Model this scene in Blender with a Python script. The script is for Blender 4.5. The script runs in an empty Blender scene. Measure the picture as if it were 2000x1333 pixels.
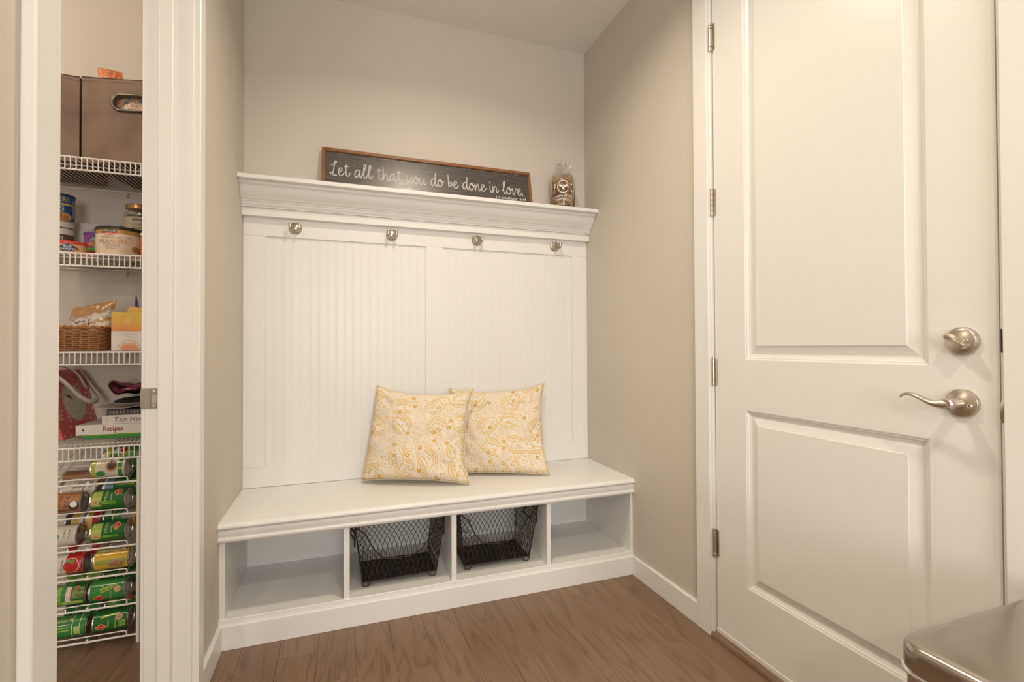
import bpy, bmesh, math, random
from mathutils import Vector, Matrix
random.seed(7)
PI = math.pi
sc = bpy.context.scene
C = sc.collection

# ------------------------------------------------------------------ camera
cam = bpy.data.objects.new('camera', bpy.data.cameras.new('camera'))
C.objects.link(cam)
YAW, PIT, ROL = math.radians(19.5281), math.radians(.6701), math.radians(-.226)
h = Vector((math.sin(YAW), math.cos(YAW), 0)); up0 = Vector((0, 0, 1))
fw = h * math.cos(PIT) + up0 * math.sin(PIT)
u0 = up0 * math.cos(PIT) - h * math.sin(PIT)
r0 = Vector((math.cos(YAW), -math.sin(YAW), 0))
rr = r0 * math.cos(ROL) + u0 * math.sin(ROL)
uu = u0 * math.cos(ROL) - r0 * math.sin(ROL)
M = Matrix(((rr.x, uu.x, -fw.x, 0), (rr.y, uu.y, -fw.y, 0), (rr.z, uu.z, -fw.z, 1.0741), (0, 0, 0, 1)))
cam.matrix_world = M
cam.data.sensor_width = 36; cam.data.sensor_fit = 'HORIZONTAL'
cam.data.lens = 945.7273 / 2000 * 36
cam.data.clip_start = .02
sc.camera = cam
# ------------------------------------------------------------------ world, lights, exposure
w = bpy.data.worlds.new('world'); sc.world = w; w.use_nodes = True
w.node_tree.nodes['Background'].inputs[0].default_value = (.9, .95, 1, 1)
w.node_tree.nodes['Background'].inputs[1].default_value = .6
sc.view_settings.view_transform = 'Standard'
sc.view_settings.look = 'None'
sc.view_settings.exposure = -0.10
sc.view_settings.gamma = 1.0
sc.view_settings.use_curve_mapping = False

def lamp(name, kind, loc, power, col, rot=(0, 0, 0), size=.1, sy=None, spread=None):
    l = bpy.data.lights.new(name, kind); l.energy = power; l.color = col
    if kind == 'AREA':
        l.shape = 'RECTANGLE' if sy else 'DISK'; l.size = size
        if sy: l.size_y = sy
        if spread: l.spread = spread
    else:
        l.shadow_soft_size = size
    o = bpy.data.objects.new(name, l); C.objects.link(o); o.location = loc; o.rotation_euler = rot
    return o
WARM = (1, .875, .69)
lamp('ceiling_lamp_nook', 'AREA', (.45, 1.36, 2.725), 14, WARM, size=.14, spread=math.radians(148))
lamp('ceiling_lamp_hall', 'AREA', (.40, -.35, 2.725), 15, WARM, size=.14, spread=math.radians(160))
lamp('ceiling_lamp_room', 'AREA', (-1.2, -2.0, 2.725), 30, WARM, size=.16, spread=math.radians(170))
lamp('ceiling_lamp_pantry', 'POINT', (-1.60, 1.36, 2.58), 20, (1, .84, .63), size=.11)
lamp('window_daylight', 'AREA', (-.25, -3.06, 1.45), 92, (1, .968, .925), rot=(PI / 2, 0, 0), size=1.8, sy=1.5)

# ------------------------------------------------------------------ materials
def mat(name, col=(.8, .8, .8), rough=.5, metal=0, spec=.5, bump=None, trans=0, ior=1.45, var=None, coat=0, emis=None):
    m = bpy.data.materials.new(name); m.use_nodes = True
    nt = m.node_tree; b = nt.nodes['Principled BSDF']
    b.inputs['Base Color'].default_value = (*col, 1); b.inputs['Roughness'].default_value = rough
    b.inputs['Metallic'].default_value = metal; b.inputs['Specular IOR Level'].default_value = spec
    b.inputs['Transmission Weight'].default_value = trans; b.inputs['IOR'].default_value = ior
    b.inputs['Coat Weight'].default_value = coat
    if bump or var:
        tc = nt.nodes.new('ShaderNodeTexCoord')
    if bump:
        sc_, st, di = bump
        n = nt.nodes.new('ShaderNodeTexNoise'); n.inputs['Scale'].default_value = sc_; n.inputs['Detail'].default_value = 3
        nt.links.new(tc.outputs['Object'], n.inputs['Vector'])
        bp = nt.nodes.new('ShaderNodeBump'); bp.inputs['Strength'].default_value = st; bp.inputs['Distance'].default_value = di
        nt.links.new(n.outputs['Fac'], bp.inputs['Height']); nt.links.new(bp.outputs['Normal'], b.inputs['Normal'])
    if var:
        col2, scale = var
        n2 = nt.nodes.new('ShaderNodeTexNoise'); n2.inputs['Scale'].default_value = scale; n2.inputs['Detail'].default_value = 4
        nt.links.new(tc.outputs['Object'], n2.inputs['Vector'])
        mx = nt.nodes.new('ShaderNodeMix'); mx.data_type = 'RGBA'
        mx.inputs[6].default_value = (*col, 1); mx.inputs[7].default_value = (*col2, 1)
        rp = nt.nodes.new('ShaderNodeValToRGB'); rp.color_ramp.elements[0].position = .38; rp.color_ramp.elements[1].position = .62
        nt.links.new(n2.outputs['Fac'], rp.inputs['Fac']); nt.links.new(rp.outputs['Color'], mx.inputs[0])
        nt.links.new(mx.outputs[2], b.inputs['Base Color'])
    return m
def N(m, t): return m.node_tree.nodes.new(t)
def L(m, a, b): m.node_tree.links.new(a, b)
def bsdf(m): return m.node_tree.nodes['Principled BSDF']
def ramp(m, stops, src, interp='LINEAR'):
    r = N(m, 'ShaderNodeValToRGB'); r.color_ramp.interpolation = interp
    el = r.color_ramp.elements
    while len(el) > 1: el.remove(el[-1])
    el[0].position = stops[0][0]; el[0].color = (*stops[0][1], 1)
    for p, c in stops[1:]:
        e = el.new(p); e.color = (*c, 1)
    L(m, src, r.inputs['Fac']); return r

TRIM = mat('white_trim_paint', (.80, .797, .785), .32, spec=.45)
WALL = mat('greige_wall_paint', (.600, .555, .497), .6, bump=(160, .12, .002))
CEIL = mat('ceiling_paint', (.82, .80, .77), .8, bump=(90, .1, .002))
NICKEL = mat('satin_nickel', (.57, .52, .455), .30, 1)
STEEL = mat('brushed_steel', (.60, .57, .54), .16, 1)
CHROME = mat('polished_steel_band', (.8, .8, .8), .08, 1)
DARKMETAL = mat('dark_metal', (.05, .045, .04), .4, .6)
BRONZE = mat('bronzed_wire', (.022, .017, .014), .45, .3, var=((.070, .040, .026), 14))
TRAY = mat('dark_tray', (.016, .013, .011), .7, .1, var=((.028, .021, .017), 60))
WIREW = mat('white_vinyl_wire', (.82, .80, .77), .35)
GLASS = mat('clear_glass', (1, 1, 1), .02, trans=1, ior=1.42)
WHITEINK = mat('white_ink', (.88, .87, .83), .6)
CORK = mat('cork', (.66, .46, .26), .8, var=((.50, .31, .16), 120), bump=(300, .4, .001))
CORKR = mat('wine_stained_cork', (.30, .10, .09), .8, var=((.5, .32, .18), 60))
TIN = mat('tin', (.62, .60, .57), .25, 1)
TIND = mat('tin_end', (.30, .28, .26), .38, .9)

def wood_mat(name, base, dark, light, gl=11, sx=6, sy=.8, rough=.36, axis='Y', fine=.5):
    m = mat(name, base, rough)
    tc = N(m, 'ShaderNodeTexCoord'); oi = N(m, 'ShaderNodeObjectInfo')
    mp = N(m, 'ShaderNodeMapping')
    mp.inputs['Scale'].default_value = (sx, sy, sx) if axis == 'Y' else (sy, sx, sx)
    cx = N(m, 'ShaderNodeCombineXYZ')
    for k, f in ((0, 37.), (1, 91.), (2, 53.)):
        mu = N(m, 'ShaderNodeMath'); mu.operation = 'MULTIPLY'; mu.inputs[1].default_value = f
        L(m, oi.outputs['Random'], mu.inputs[0]); L(m, mu.outputs[0], cx.inputs[k])
    L(m, cx.outputs[0], mp.inputs['Location']); L(m, tc.outputs['Object'], mp.inputs['Vector'])
    n = N(m, 'ShaderNodeTexNoise'); n.inputs['Scale'].default_value = 1; n.inputs['Detail'].default_value = 2.2
    n.inputs['Distortion'].default_value = .35
    L(m, mp.outputs[0], n.inputs['Vector'])
    mu = N(m, 'ShaderNodeMath'); mu.operation = 'MULTIPLY'; mu.inputs[1].default_value = gl
    L(m, n.outputs['Fac'], mu.inputs[0])
    fr = N(m, 'ShaderNodeMath'); fr.operation = 'FRACT'; L(m, mu.outputs[0], fr.inputs[0])
    r = ramp(m, [(0, (1, 1, 1)), (.13, (.85, .85, .85)), (.24, (.30, .30, .30)), (.60, (.05, .05, .05)), (.90, (0, 0, 0)), (.98, (.6, .6, .6)), (1, (1, 1, 1))], fr.outputs[0])
    mp2 = N(m, 'ShaderNodeMapping'); mp2.inputs['Scale'].default_value = (260, 9, 260) if axis == 'Y' else (9, 260, 260)
    L(m, cx.outputs[0], mp2.inputs['Location']); L(m, tc.outputs['Object'], mp2.inputs['Vector'])
    n2 = N(m, 'ShaderNodeTexNoise'); n2.inputs['Scale'].default_value = 1; n2.inputs['Detail'].default_value = 3
    L(m, mp2.outputs[0], n2.inputs['Vector'])
    r2 = ramp(m, [(.40, (0, 0, 0)), (.66, (1, 1, 1))], n2.outputs['Fac'])
    m1 = N(m, 'ShaderNodeMix'); m1.data_type = 'RGBA'; m1.inputs[6].default_value = (*base, 1); m1.inputs[7].default_value = (*dark, 1)
    s = N(m, 'ShaderNodeMath'); s.operation = 'MULTIPLY'; s.inputs[1].default_value = .62; L(m, r.outputs[0], s.inputs[0]); L(m, s.outputs[0], m1.inputs[0])
    m2 = N(m, 'ShaderNodeMix'); m2.data_type = 'RGBA'; m2.inputs[7].default_value = (*light, 1); L(m, m1.outputs[2], m2.inputs[6])
    s2 = N(m, 'ShaderNodeMath'); s2.operation = 'MULTIPLY'; s2.inputs[1].default_value = fine; L(m, r2.outputs[0], s2.inputs[0]); L(m, s2.outputs[0], m2.inputs[0])
    hs = N(m, 'ShaderNodeHueSaturation')
    mr = N(m, 'ShaderNodeMapRange'); mr.inputs[3].default_value = .92; mr.inputs[4].default_value = 1.08
    L(m, oi.outputs['Random'], mr.inputs[0]); L(m, mr.outputs[0], hs.inputs['Value']); L(m, m2.outputs[2], hs.inputs['Color'])
    L(m, hs.outputs[0], bsdf(m).inputs['Base Color'])
    bp = N(m, 'ShaderNodeBump'); bp.inputs['Strength'].default_value = .12; bp.inputs['Distance'].default_value = .002
    L(m, r2.outputs[0], bp.inputs['Height']); L(m, bp.outputs[0], bsdf(m).inputs['Normal'])
    return m
OAK = wood_mat('stained_oak', (.218, .137, .090), (.112, .072, .050), (.275, .178, .120))
OAKT = wood_mat('oak_threshold', (.20, .125, .08), (.12, .075, .05), (.24, .15, .10), sy=.6)
FRAMEW = wood_mat('walnut_frame', (.235, .105, .042), (.13, .055, .024), (.30, .145, .062), axis='X', sx=20, sy=2)

# ------------------------------------------------------------------ mesh helpers
class MB:
    def __init__(s): s.v = []; s.f = []; s.m = []
    def add(s, vs, fs, mi=0):
        o = len(s.v); s.v += [tuple(v) for v in vs]
        s.f += [tuple(i + o for i in f) for f in fs]; s.m += [mi] * len(fs); return s
    def box(s, x0, x1, y0, y1, z0, z1, mi=0):
        return s.add([(x0, y0, z0), (x1, y0, z0), (x1, y1, z0), (x0, y1, z0), (x0, y0, z1), (x1, y0, z1), (x1, y1, z1), (x0, y1, z1)],
                     [(0, 3, 2, 1), (4, 5, 6, 7), (0, 1, 5, 4), (1, 2, 6, 5), (2, 3, 7, 6), (3, 0, 4, 7)], mi)
    def tube(s, pts, r, n=8, closed=False, mi=0, flat=None):
        pts = [Vector(p) for p in pts]; k = len(pts)
        rs = r if isinstance(r, (list, tuple)) else [r] * k
        T = []
        for i in range(k):
            a = pts[(i - 1) % k] if (closed or i > 0) else pts[i]
            b = pts[(i + 1) % k] if (closed or i < k - 1) else pts[i]
            T.append((b - a).normalized())
        ref = Vector((0, 0, 1)) if abs(T[0].z) < .9 else Vector((1, 0, 0))
        nrm = T[0].cross(ref).normalized()
        vs = []
        for i in range(k):
            nrm = (nrm - T[i] * nrm.dot(T[i])).normalized(); bn = T[i].cross(nrm)
            for j in range(n):
                a = 2 * PI * j / n
                vs.append(pts[i] + nrm * (math.cos(a) * rs[i]) + bn * (math.sin(a) * rs[i] * (flat or 1)))
        fs = []
        for i in range(k if closed else k - 1):
            for j in range(n):
                a, b = i * n + j, i * n + (j + 1) % n; i2 = (i + 1) % k
                fs.append((a, b, i2 * n + (j + 1) % n, i2 * n + j))
        if not closed:
            fs.append(tuple(range(n))[::-1]); fs.append(tuple((k - 1) * n + j for j in range(n)))
        return s.add(vs, fs, mi)
    def lathe(s, prof, n=32, org=(0, 0, 0), axis='Z', mi=0):
        vs = []; fs = []
        for r, z in prof:
            for j in range(n):
                a = 2 * PI * j / n; c, d = r * math.cos(a), r * math.sin(a)
                if axis == 'Z': p = (c, d, z)
                elif axis == 'X': p = (z, c, d)
                else: p = (d, z, c)
                vs.append((p[0] + org[0], p[1] + org[1], p[2] + org[2]))
        for i in range(len(prof) - 1):
            for j in range(n):
                fs.append((i * n + j, i * n + (j + 1) % n, (i + 1) * n + (j + 1) % n, (i + 1) * n + j))
        if prof[0][0] > 1e-6: fs.append(tuple(range(n))[::-1])
        if prof[-1][0] > 1e-6: fs.append(tuple((len(prof) - 1) * n + j for j in range(n)))
        return s.add(vs, fs, mi)
    def prism(s, prof, a0, a1, axis='X', mi=0):
        """closed profile extruded: axis X -> (y,z); axis Y -> (x,z); axis Z -> (x,y)"""
        k = len(prof)
        def q(p, a): return (a, p[0], p[1]) if axis == 'X' else (p[0], a, p[1]) if axis == 'Y' else (p[0], p[1], a)
        vs = [q(p, a0) for p in prof] + [q(p, a1) for p in prof]
        fs = [(i, (i + 1) % k, k + (i + 1) % k, k + i) for i in range(k)] + [tuple(range(k))[::-1], tuple(range(k, 2 * k))]
        return s.add(vs, fs, mi)
    def map(s, fn):
        s.v = [tuple(fn(*v)) for v in s.v]; return s

LOC = {}
def P(name, mb, mats, parent=None, smooth=True, bevel=0, kind=None, label=None, angle=35, local=False, fix=True, seg=2):
    me = bpy.data.meshes.new(name)
    o = bpy.data.objects.new(name, me)
    off = Vector((0, 0, 0))
    if parent is not None and not local:
        off = LOC.get(parent.name, Vector((0, 0, 0)))
    me.from_pydata([tuple(Vector(v) - off) for v in mb.v], [], mb.f)
    mats = mats if isinstance(mats, (list, tuple)) else [mats]
    for m in mats: me.materials.append(m)
    if len(mats) > 1: me.polygons.foreach_set('material_index', mb.m)
    if fix:
        bm = bmesh.new(); bm.from_mesh(me); bmesh.ops.recalc_face_normals(bm, faces=bm.faces); bm.to_mesh(me); bm.free()
    if smooth:
        me.polygons.foreach_set('use_smooth', [True] * len(me.polygons))
        me.set_sharp_from_angle(angle=math.radians(angle))
    me.update()
    C.objects.link(o)
    if parent is not None:
        o.parent = parent; LOC[o.name] = off
    else:
        LOC[o.name] = Vector((0, 0, 0))
    if bevel:
        b = o.modifiers.new('edge', 'BEVEL'); b.width = bevel; b.segments = seg; b.limit_method = 'ANGLE'; b.angle_limit = math.radians(40)
    if kind: o['kind'] = kind
    if label: o['label'] = label
    return o
def R(name, label, cat, loc=(0, 0, 0), group=None, kind=None):
    o = bpy.data.objects.new(name, None); C.objects.link(o); o.location = loc; o.empty_display_size = .05
    o['label'] = label; o['category'] = cat
    if group: o['group'] = group
    if kind: o['kind'] = kind
    LOC[o.name] = Vector(loc); return o
def S(name, mb, mats, label, cat, **k):
    o = P(name, mb, mats, kind='structure', **k); o['label'] = label; o['category'] = cat; return o
def tag(o, label, cat, group=None):
    o['label'] = label; o['category'] = cat
    if group: o['group'] = group
    return o
def copy_tree(o, parent=None):
    c = o.copy(); C.objects.link(c)
    if parent is not None: c.parent = parent
    for ch in o.children: copy_tree(ch, c)
    return c
def place(o, loc, rot=(0, 0, 0)):
    o.location = loc; o.rotation_euler = rot

def text2d(s, w=None, h=None, shear=0, bold=0, spacing=1, cap=None):
    cu = bpy.data.curves.new('t', 'FONT'); cu.body = s; cu.shear = shear; cu.offset = bold; cu.space_character = spacing
    cu.resolution_u = 3; cu.fill_mode = 'FRONT'
    ob = bpy.data.objects.new('t', cu); C.objects.link(ob)
    dg = bpy.context.evaluated_depsgraph_get(); ev = ob.evaluated_get(dg); me = ev.to_mesh()
    vs = [(v.co.x, v.co.y) for v in me.vertices]; fs = [tuple(p.vertices) for p in me.polygons]
    ev.to_mesh_clear(); bpy.data.objects.remove(ob); bpy.data.curves.remove(cu)
    x0 = min(v[0] for v in vs); x1 = max(v[0] for v in vs); y0 = min(v[1] for v in vs); y1 = max(v[1] for v in vs)
    sx = w / (x1 - x0) if w else None; sy = h / (y1 - y0) if h else None
    sx = sx or sy; sy = sy or sx
    cx, cy = (x0 + x1) / 2, (y0 + y1) / 2
    return [((a - cx) * sx, (b - cy) * sy) for a, b in vs], fs
def ellipse2d(a, b, n=20, rings=3, a0=0, a1=2 * PI):
    vs = [(0, 0)]; fs = []
    for k in range(1, rings + 1):
        for j in range(n):
            t = 2 * PI * j / n; vs.append((a * k / rings * math.cos(t), b * k / rings * math.sin(t)))
    for j in range(n): fs.append((0, 1 + j, 1 + (j + 1) % n))
    for k in range(rings - 1):
        for j in range(n):
            p, q = 1 + k * n + j, 1 + k * n + (j + 1) % n
            fs.append((p, p + n, q + n, q))
    return vs, fs
def ring2d(a, b, t, n=28, a0=0, a1=2 * PI):
    vs = []; fs = []
    m = n + 1
    for j in range(m):
        g = a0 + (a1 - a0) * j / n
        vs += [(a * math.cos(g), b * math.sin(g)), ((a - t) * math.cos(g), (b - t) * math.sin(g))]
    for j in range(n): fs.append((2 * j, 2 * j + 2, 2 * j + 3, 2 * j + 1))
    return vs, fs
def rect2d(wd, ht, nx=6, ny=6):
    vs = [((i / nx - .5) * wd, (j / ny - .5) * ht) for j in range(ny + 1) for i in range(nx + 1)]
    fs = [(j * (nx + 1) + i, j * (nx + 1) + i + 1, (j + 1) * (nx + 1) + i + 1, (j + 1) * (nx + 1) + i) for j in range(ny) for i in range(nx)]
    return vs, fs
def poly2d(pts):
    return [tuple(p) for p in pts], [tuple(range(len(pts)))]
def flat(shape, org, ex, ey, mi=0, mb=None, dx=0, dy=0):
    """2-D shape onto a plane"""
    org, ex, ey = Vector(org), Vector(ex), Vector(ey)
    mb = mb or MB()
    return mb.add([org + ex * (x + dx) + ey * (y + dy) for x, y in shape[0]], shape[1], mi)
def subdiv_shape(shape, maxlen):
    """cuts long edges so that a flat print can follow a curved label"""
    bm = bmesh.new(); vv = [bm.verts.new((x, y, 0)) for x, y in shape[0]]
    for f in shape[1]:
        try: bm.faces.new([vv[i] for i in f])
        except ValueError: pass
    bmesh.ops.triangulate(bm, faces=bm.faces)
    for _ in range(3):
        es = [e for e in bm.edges if e.calc_length() > maxlen]
        if not es: break
        bmesh.ops.subdivide_edges(bm, edges=es, cuts=1)
        bmesh.ops.triangulate(bm, faces=bm.faces)
    bm.verts.index_update()
    out = ([(v.co.x, v.co.y) for v in bm.verts], [tuple(v.index for v in f.verts) for f in bm.faces]); bm.free(); return out

# hand-drawn script letters (strokes)
GL = {
 'L': (1.0, [[(.12, 1.32), (.45, 1.38), (.78, 1.62), (.84, 1.78), (.72, 1.86), (.6, 1.6), (.52, .8), (.36, .18), (.12, .08), (.06, .26), (.24, .32), (.6, .02), (.92, .02)]]),
 'e': (.75, [[(0, .34), (.3, .5), (.54, .8), (.42, 1.0), (.18, .84), (.1, .4), (.28, .04), (.55, .1), (.84, .52)]]),
 't': (.72, [[(.32, 1.55), (.28, .9), (.3, .22), (.45, .02), (.66, .16), (.82, .5)], [(.06, 1.22), (.62, 1.3)]]),
 'a': (1.0, [[(.72, .82), (.48, 1.0), (.16, .72), (.08, .28), (.26, .02), (.54, .34), (.74, .94), (.7, .34), (.82, .02), (1.08, .44)]]),
 'l': (.66, [[(0, .34), (.3, .95), (.5, 1.6), (.4, 1.8), (.26, 1.55), (.22, .5), (.36, .04), (.56, .14), (.74, .5)]]),
 'h': (.92, [[(.12, 1.8), (.13, .9), (.1, 0), (.28, .66), (.5, .92), (.62, .66), (.62, .2), (.75, .02), (.98, .42)]]),
 'y': (.9, [[(.05, .95), (.12, .45), (.3, .22), (.55, .45), (.7, .95), (.62, 0), (.48, -.62), (.28, -.72), (.24, -.5), (.56, -.1), (.92, .4)]]),
 'o': (.86, [[(.5, .98), (.2, .84), (.08, .38), (.3, .02), (.6, .2), (.68, .66), (.48, .96), (.44, .74), (.66, .62), (.92, .74)]]),
 'u': (.98, [[(.05, .95), (.08, .35), (.28, .02), (.54, .34), (.7, .95), (.67, .3), (.8, .02), (1.06, .44)]]),
 'd': (.98, [[(.66, .84), (.42, 1.0), (.14, .72), (.08, .28), (.26, .02), (.52, .34), (.72, 1.0), (.74, 1.8), (.68, .8), (.7, .2), (.84, .02), (1.06, .44)]]),
 'b': (.78, [[(.1, 1.8), (.12, .9), (.14, .02), (.2, .5), (.42, .78), (.6, .6), (.5, .3), (.28, .26), (.5, .3), (.82, .5)]]),
 'n': (.9, [[(.06, .95), (.09, .5), (.08, 0), (.25, .66), (.47, .93), (.6, .66), (.6, .2), (.72, .02), (.98, .42)]]),
 'i': (.46, [[(.1, .95), (.1, .3), (.22, .02), (.48, .42)], [(.08, 1.34), (.14, 1.34), (.14, 1.42), (.08, 1.42), (.11, 1.38)]]),
 'v': (.8, [[(.05, .95), (.16, .4), (.3, .03), (.5, .5), (.58, .95), (.86, .76)]]),
 '.': (.3, [[(.10, .03), (.16, .03), (.16, .10), (.10, .10), (.10, .03), (.14, .06)]]),
 'R': (.95, [[(.12, 0), (.12, .9), (.14, 1.75), (.6, 1.7), (.72, 1.3), (.5, 1.0), (.15, .9), (.5, .5), (.85, 0)]]),
 'c': (.68, [[(.6, .85), (.38, 1.0), (.12, .7), (.1, .25), (.3, .02), (.6, .18)]]),
 'p': (.8, [[(.12, .95), (.12, 0), (.1, -.75)], [(.12, .75), (.4, 1.0), (.66, .7), (.56, .2), (.3, .05), (.13, .2)]]),
 's': (.66, [[(.55, .85), (.3, 1.0), (.14, .78), (.35, .52), (.56, .28), (.35, .02), (.08, .14)]]),
}
def spline(pts, k=5):
    if len(pts) == 2: return pts
    P_ = [pts[0]] + list(pts) + [pts[-1]]; out = []
    for i in range(1, len(P_) - 2):
        p0, p1, p2, p3 = P_[i - 1:i + 3]
        for j in range(k):
            t = j / k
            out.append(tuple(.5 * (2 * b + (c - a) * t + (2 * a - 5 * b + 4 * c - d) * t * t + (3 * b - a - 3 * c + d) * t ** 3) for a, b, c, d in zip(p0, p1, p2, p3)))
    out.append(tuple(pts[-1])); return out
def script(s, width, xh, r, fn, mi=0, space=.60):
    """pen strokes as flattened tubes; fn maps (x, y, d) to 3-D; x runs 0..width"""
    x = 0; st = []
    for ch in s:
        if ch == ' ': x += space; continue
        adv, ss = GL[ch]
        for k in ss: st.append([(px + x, py) for px, py in k])
        x += adv
    kx = width / x; mb = MB()
    for k in st:
        q = spline(k, 4); mb2 = MB()
        mb2.tube([(px * kx, py * xh, 0) for px, py in q], r, 6, flat=1)
        mb.add([fn(a, b, c * .35) for a, b, c in mb2.v], mb2.f, mi)
    return mb
# ================================================================== the setting
XL, XR, YB, ZC = -.4087, 1.309, 2.447, 2.7398
b = MB().box(-3.1, 1.42, -3.2, 2.55, -.06, -.004)
floor = S('floor', b, OAK, 'dark stained oak plank floor of the nook and pantry', 'floor')
seams = [-.2026 + .127 * k for k in range(-15, 13)]
fixed_ends = {1: [1.67], 2: [.9], 5: [1.30], 6: [1.583], 10: [1.468], 9: [1.05], 3: [1.15]}
rnd = random.Random(3)
for i, x0 in enumerate(seams):
    k = i - 15
    x1 = min(x0 + .127, XR + .09)
    if x0 > XR + .05: break
    cuts = [-.7]
    y = -.7 + rnd.uniform(.2, .9)
    while y < 2.40:
        cuts.append(y); y += rnd.uniform(.7, 1.3)
    if k in fixed_ends: cuts = [-.7] + [.1 + .1 * (k % 3)] + fixed_ends[k]
    cuts.append(2.445)
    for a, c in zip(cuts, cuts[1:]):
        m = MB().box(x0 + .00015, x1 - .00015, a + .00015, c - .00015, -.012, 0)
        P('plank', m, OAK, floor, bevel=.0010, seg=1)
S('ceiling', MB().box(-3.1, 1.42, -3.2, 2.55, ZC, ZC + .08), CEIL, 'pale flat ceiling above the nook', 'ceiling')
S('wall_back', MB().box(-2.1, 1.42, YB, YB + .1, 0, ZC), WALL, 'greige back wall above the bench and behind the pantry shelves', 'wall')
b = MB().box(-.5175, XL, 1.672, YB, 0, ZC).box(-.5175, XL, -.3, .880, 0, ZC).box(-.5175, XL, .880, 1.672, 2.47, ZC)
S('wall_left', b, WALL, 'greige left wall with the pantry doorway cut through it', 'wall')
b = MB().box(XR, 1.42, 1.463, YB, 0, ZC).box(XR, 1.42, -3.2, .596, 0, ZC).box(XR, 1.42, .596, 1.463, 2.47, ZC)
S('wall_right', b, WALL, 'greige right wall holding the white door', 'wall')
S('wall_front', MB().box(-3.1, 1.42, -3.2, -3.1, 0, ZC), WALL, 'greige wall of the room facing the nook', 'wall')
S('wall_side', MB().box(-3.1, -3.0, -3.1, -.4, 0, ZC).box(-3.1, -2.0, -.4, -.3, 0, ZC), WALL, 'greige side wall of the adjoining room', 'wall')
S('wall_pantry', MB().box(-2.1, -2.0, -.4, YB, 0, ZC), WALL, 'greige far side wall of the pantry', 'wall')  # unseen pantry front wall left out so window light reaches the shelves
# window of the adjoining room, the daylight source
wn = S('window_1', MB().box(-1.21, .71, -3.1, -3.085, .60, .66).box(-1.21, .71, -3.1, -3.085, 2.24, 2.30).box(-1.21, -1.15, -3.1, -3.085, .66, 2.24).box(.65, .71, -3.1, -3.085, .66, 2.24), TRIM, 'white framed window of the adjoining room', 'window')

# baseboards
def base_prof(x0, t, sgn):
    return [(x0, 0), (x0 + sgn * t, 0), (x0 + sgn * t, .0835), (x0 + sgn * (t - .003), .0868), (x0, .0868)]
S('baseboard_left', MB().prism(base_prof(XL, .0145, 1), 1.714, 1.9671, 'Y'), TRIM, 'short white baseboard on the left wall beside the bench', 'baseboard', bevel=.001)
S('baseboard_right', MB().prism(base_prof(XR, .0145, -1), 1.5276, 1.9671, 'Y'), TRIM, 'white baseboard on the right wall between bench and door', 'baseboard', bevel=.001)

# pantry doorway: near casing, far jamb with stop, casing and strike
t1 = R('trim_1', 'white casing of the pantry doorway on its near side, by the left picture edge', 'door trim', (XL, .86, 0), kind='structure')
P('casing', MB().box(XL - .0005, XL + .018, .8345, .8985, 0, 2.53), TRIM, t1, bevel=.003)
P('jamb', MB().box(-.5265, XL + .0005, .880, .8975, 0, 2.47), TRIM, t1, bevel=.001)
t2 = R('trim_2', 'white jamb, stop and casing on the far side of the pantry doorway', 'door trim', (XL, 1.66, 0), kind='structure')
P('jamb', MB().box(-.5265, XL + .0005, 1.6545, 1.672, 0, 2.47), TRIM, t2, bevel=.001)
P('door_stop', MB().box(-.4925, -.4575, 1.6430, 1.6546, 0, 2.46), TRIM, t2, bevel=.002)
P('casing', MB().prism([(1.6590, XL), (1.6590, XL + .015), (1.6615, XL + .018), (1.709, XL + .018), (1.7125, XL + .0145), (1.7125, XL)], 0, 2.53, 'Z').map(lambda a, c, z: (c, a, z)), TRIM, t2, bevel=.001)
P('pantry_casing', MB().box(-.5355, -.5260, 1.6560, 1.715, 0, 2.53), TRIM, t2, bevel=.002)
# strike plate: curved lip at the pantry side, latch hole, two screws
zc = .930
sp = MB()
out = [(-.5330 - .0008 - .0028 * math.cos(a), zc + .0285 * math.sin(a)) for a in [i * PI / 12 - PI / 2 for i in range(13)]] + [(-.4955, zc + .0285), (-.4930, zc + .026), (-.4930, zc - .026), (-.4955, zc - .0285)]
hole = [(-.5105, -.0125), (-.4965, -.0125), (-.4965, .0125), (-.5105, .0125)]
# frame around the hole as four boxes plus the rounded lip
def sbox(x0, x1, z0, z1): sp.box(x0, x1, 1.6510, 1.6548, zc + z0, zc + z1)
sbox(-.5320, -.5105, -.0285, .0285); sbox(-.4965, -.4930, -.0285, .0285); sbox(-.5105, -.4965, .0125, .0285); sbox(-.5105, -.4965, -.0285, -.0125)
sp.prism([(x, z) for x, z in out[:13]] + [(-.5315, zc + .0285), (-.5315, zc - .0285)], 1.6510, 1.6540, 'Y')
st = P('strike_plate', sp, mat('aged_nickel', (.30, .27, .225), .45, 1), t2, label='nickel strike plate with a latch hole', bevel=.0006)
P('latch_hole', MB().box(-.5105, -.4965, 1.6535, 1.6549, zc - .0125, zc + .0125), mat('latch_hollow', (.45, .42, .40), .6), st)
for dz in (-.0205, .0205):
    P('screw', MB().lathe([(0, 1.6500), (.0024, 1.6502), (.0030, 1.6512), (.0030, 1.652)], 12, (-.5035, 0, zc + dz), 'Y'), NICKEL, st)

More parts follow.
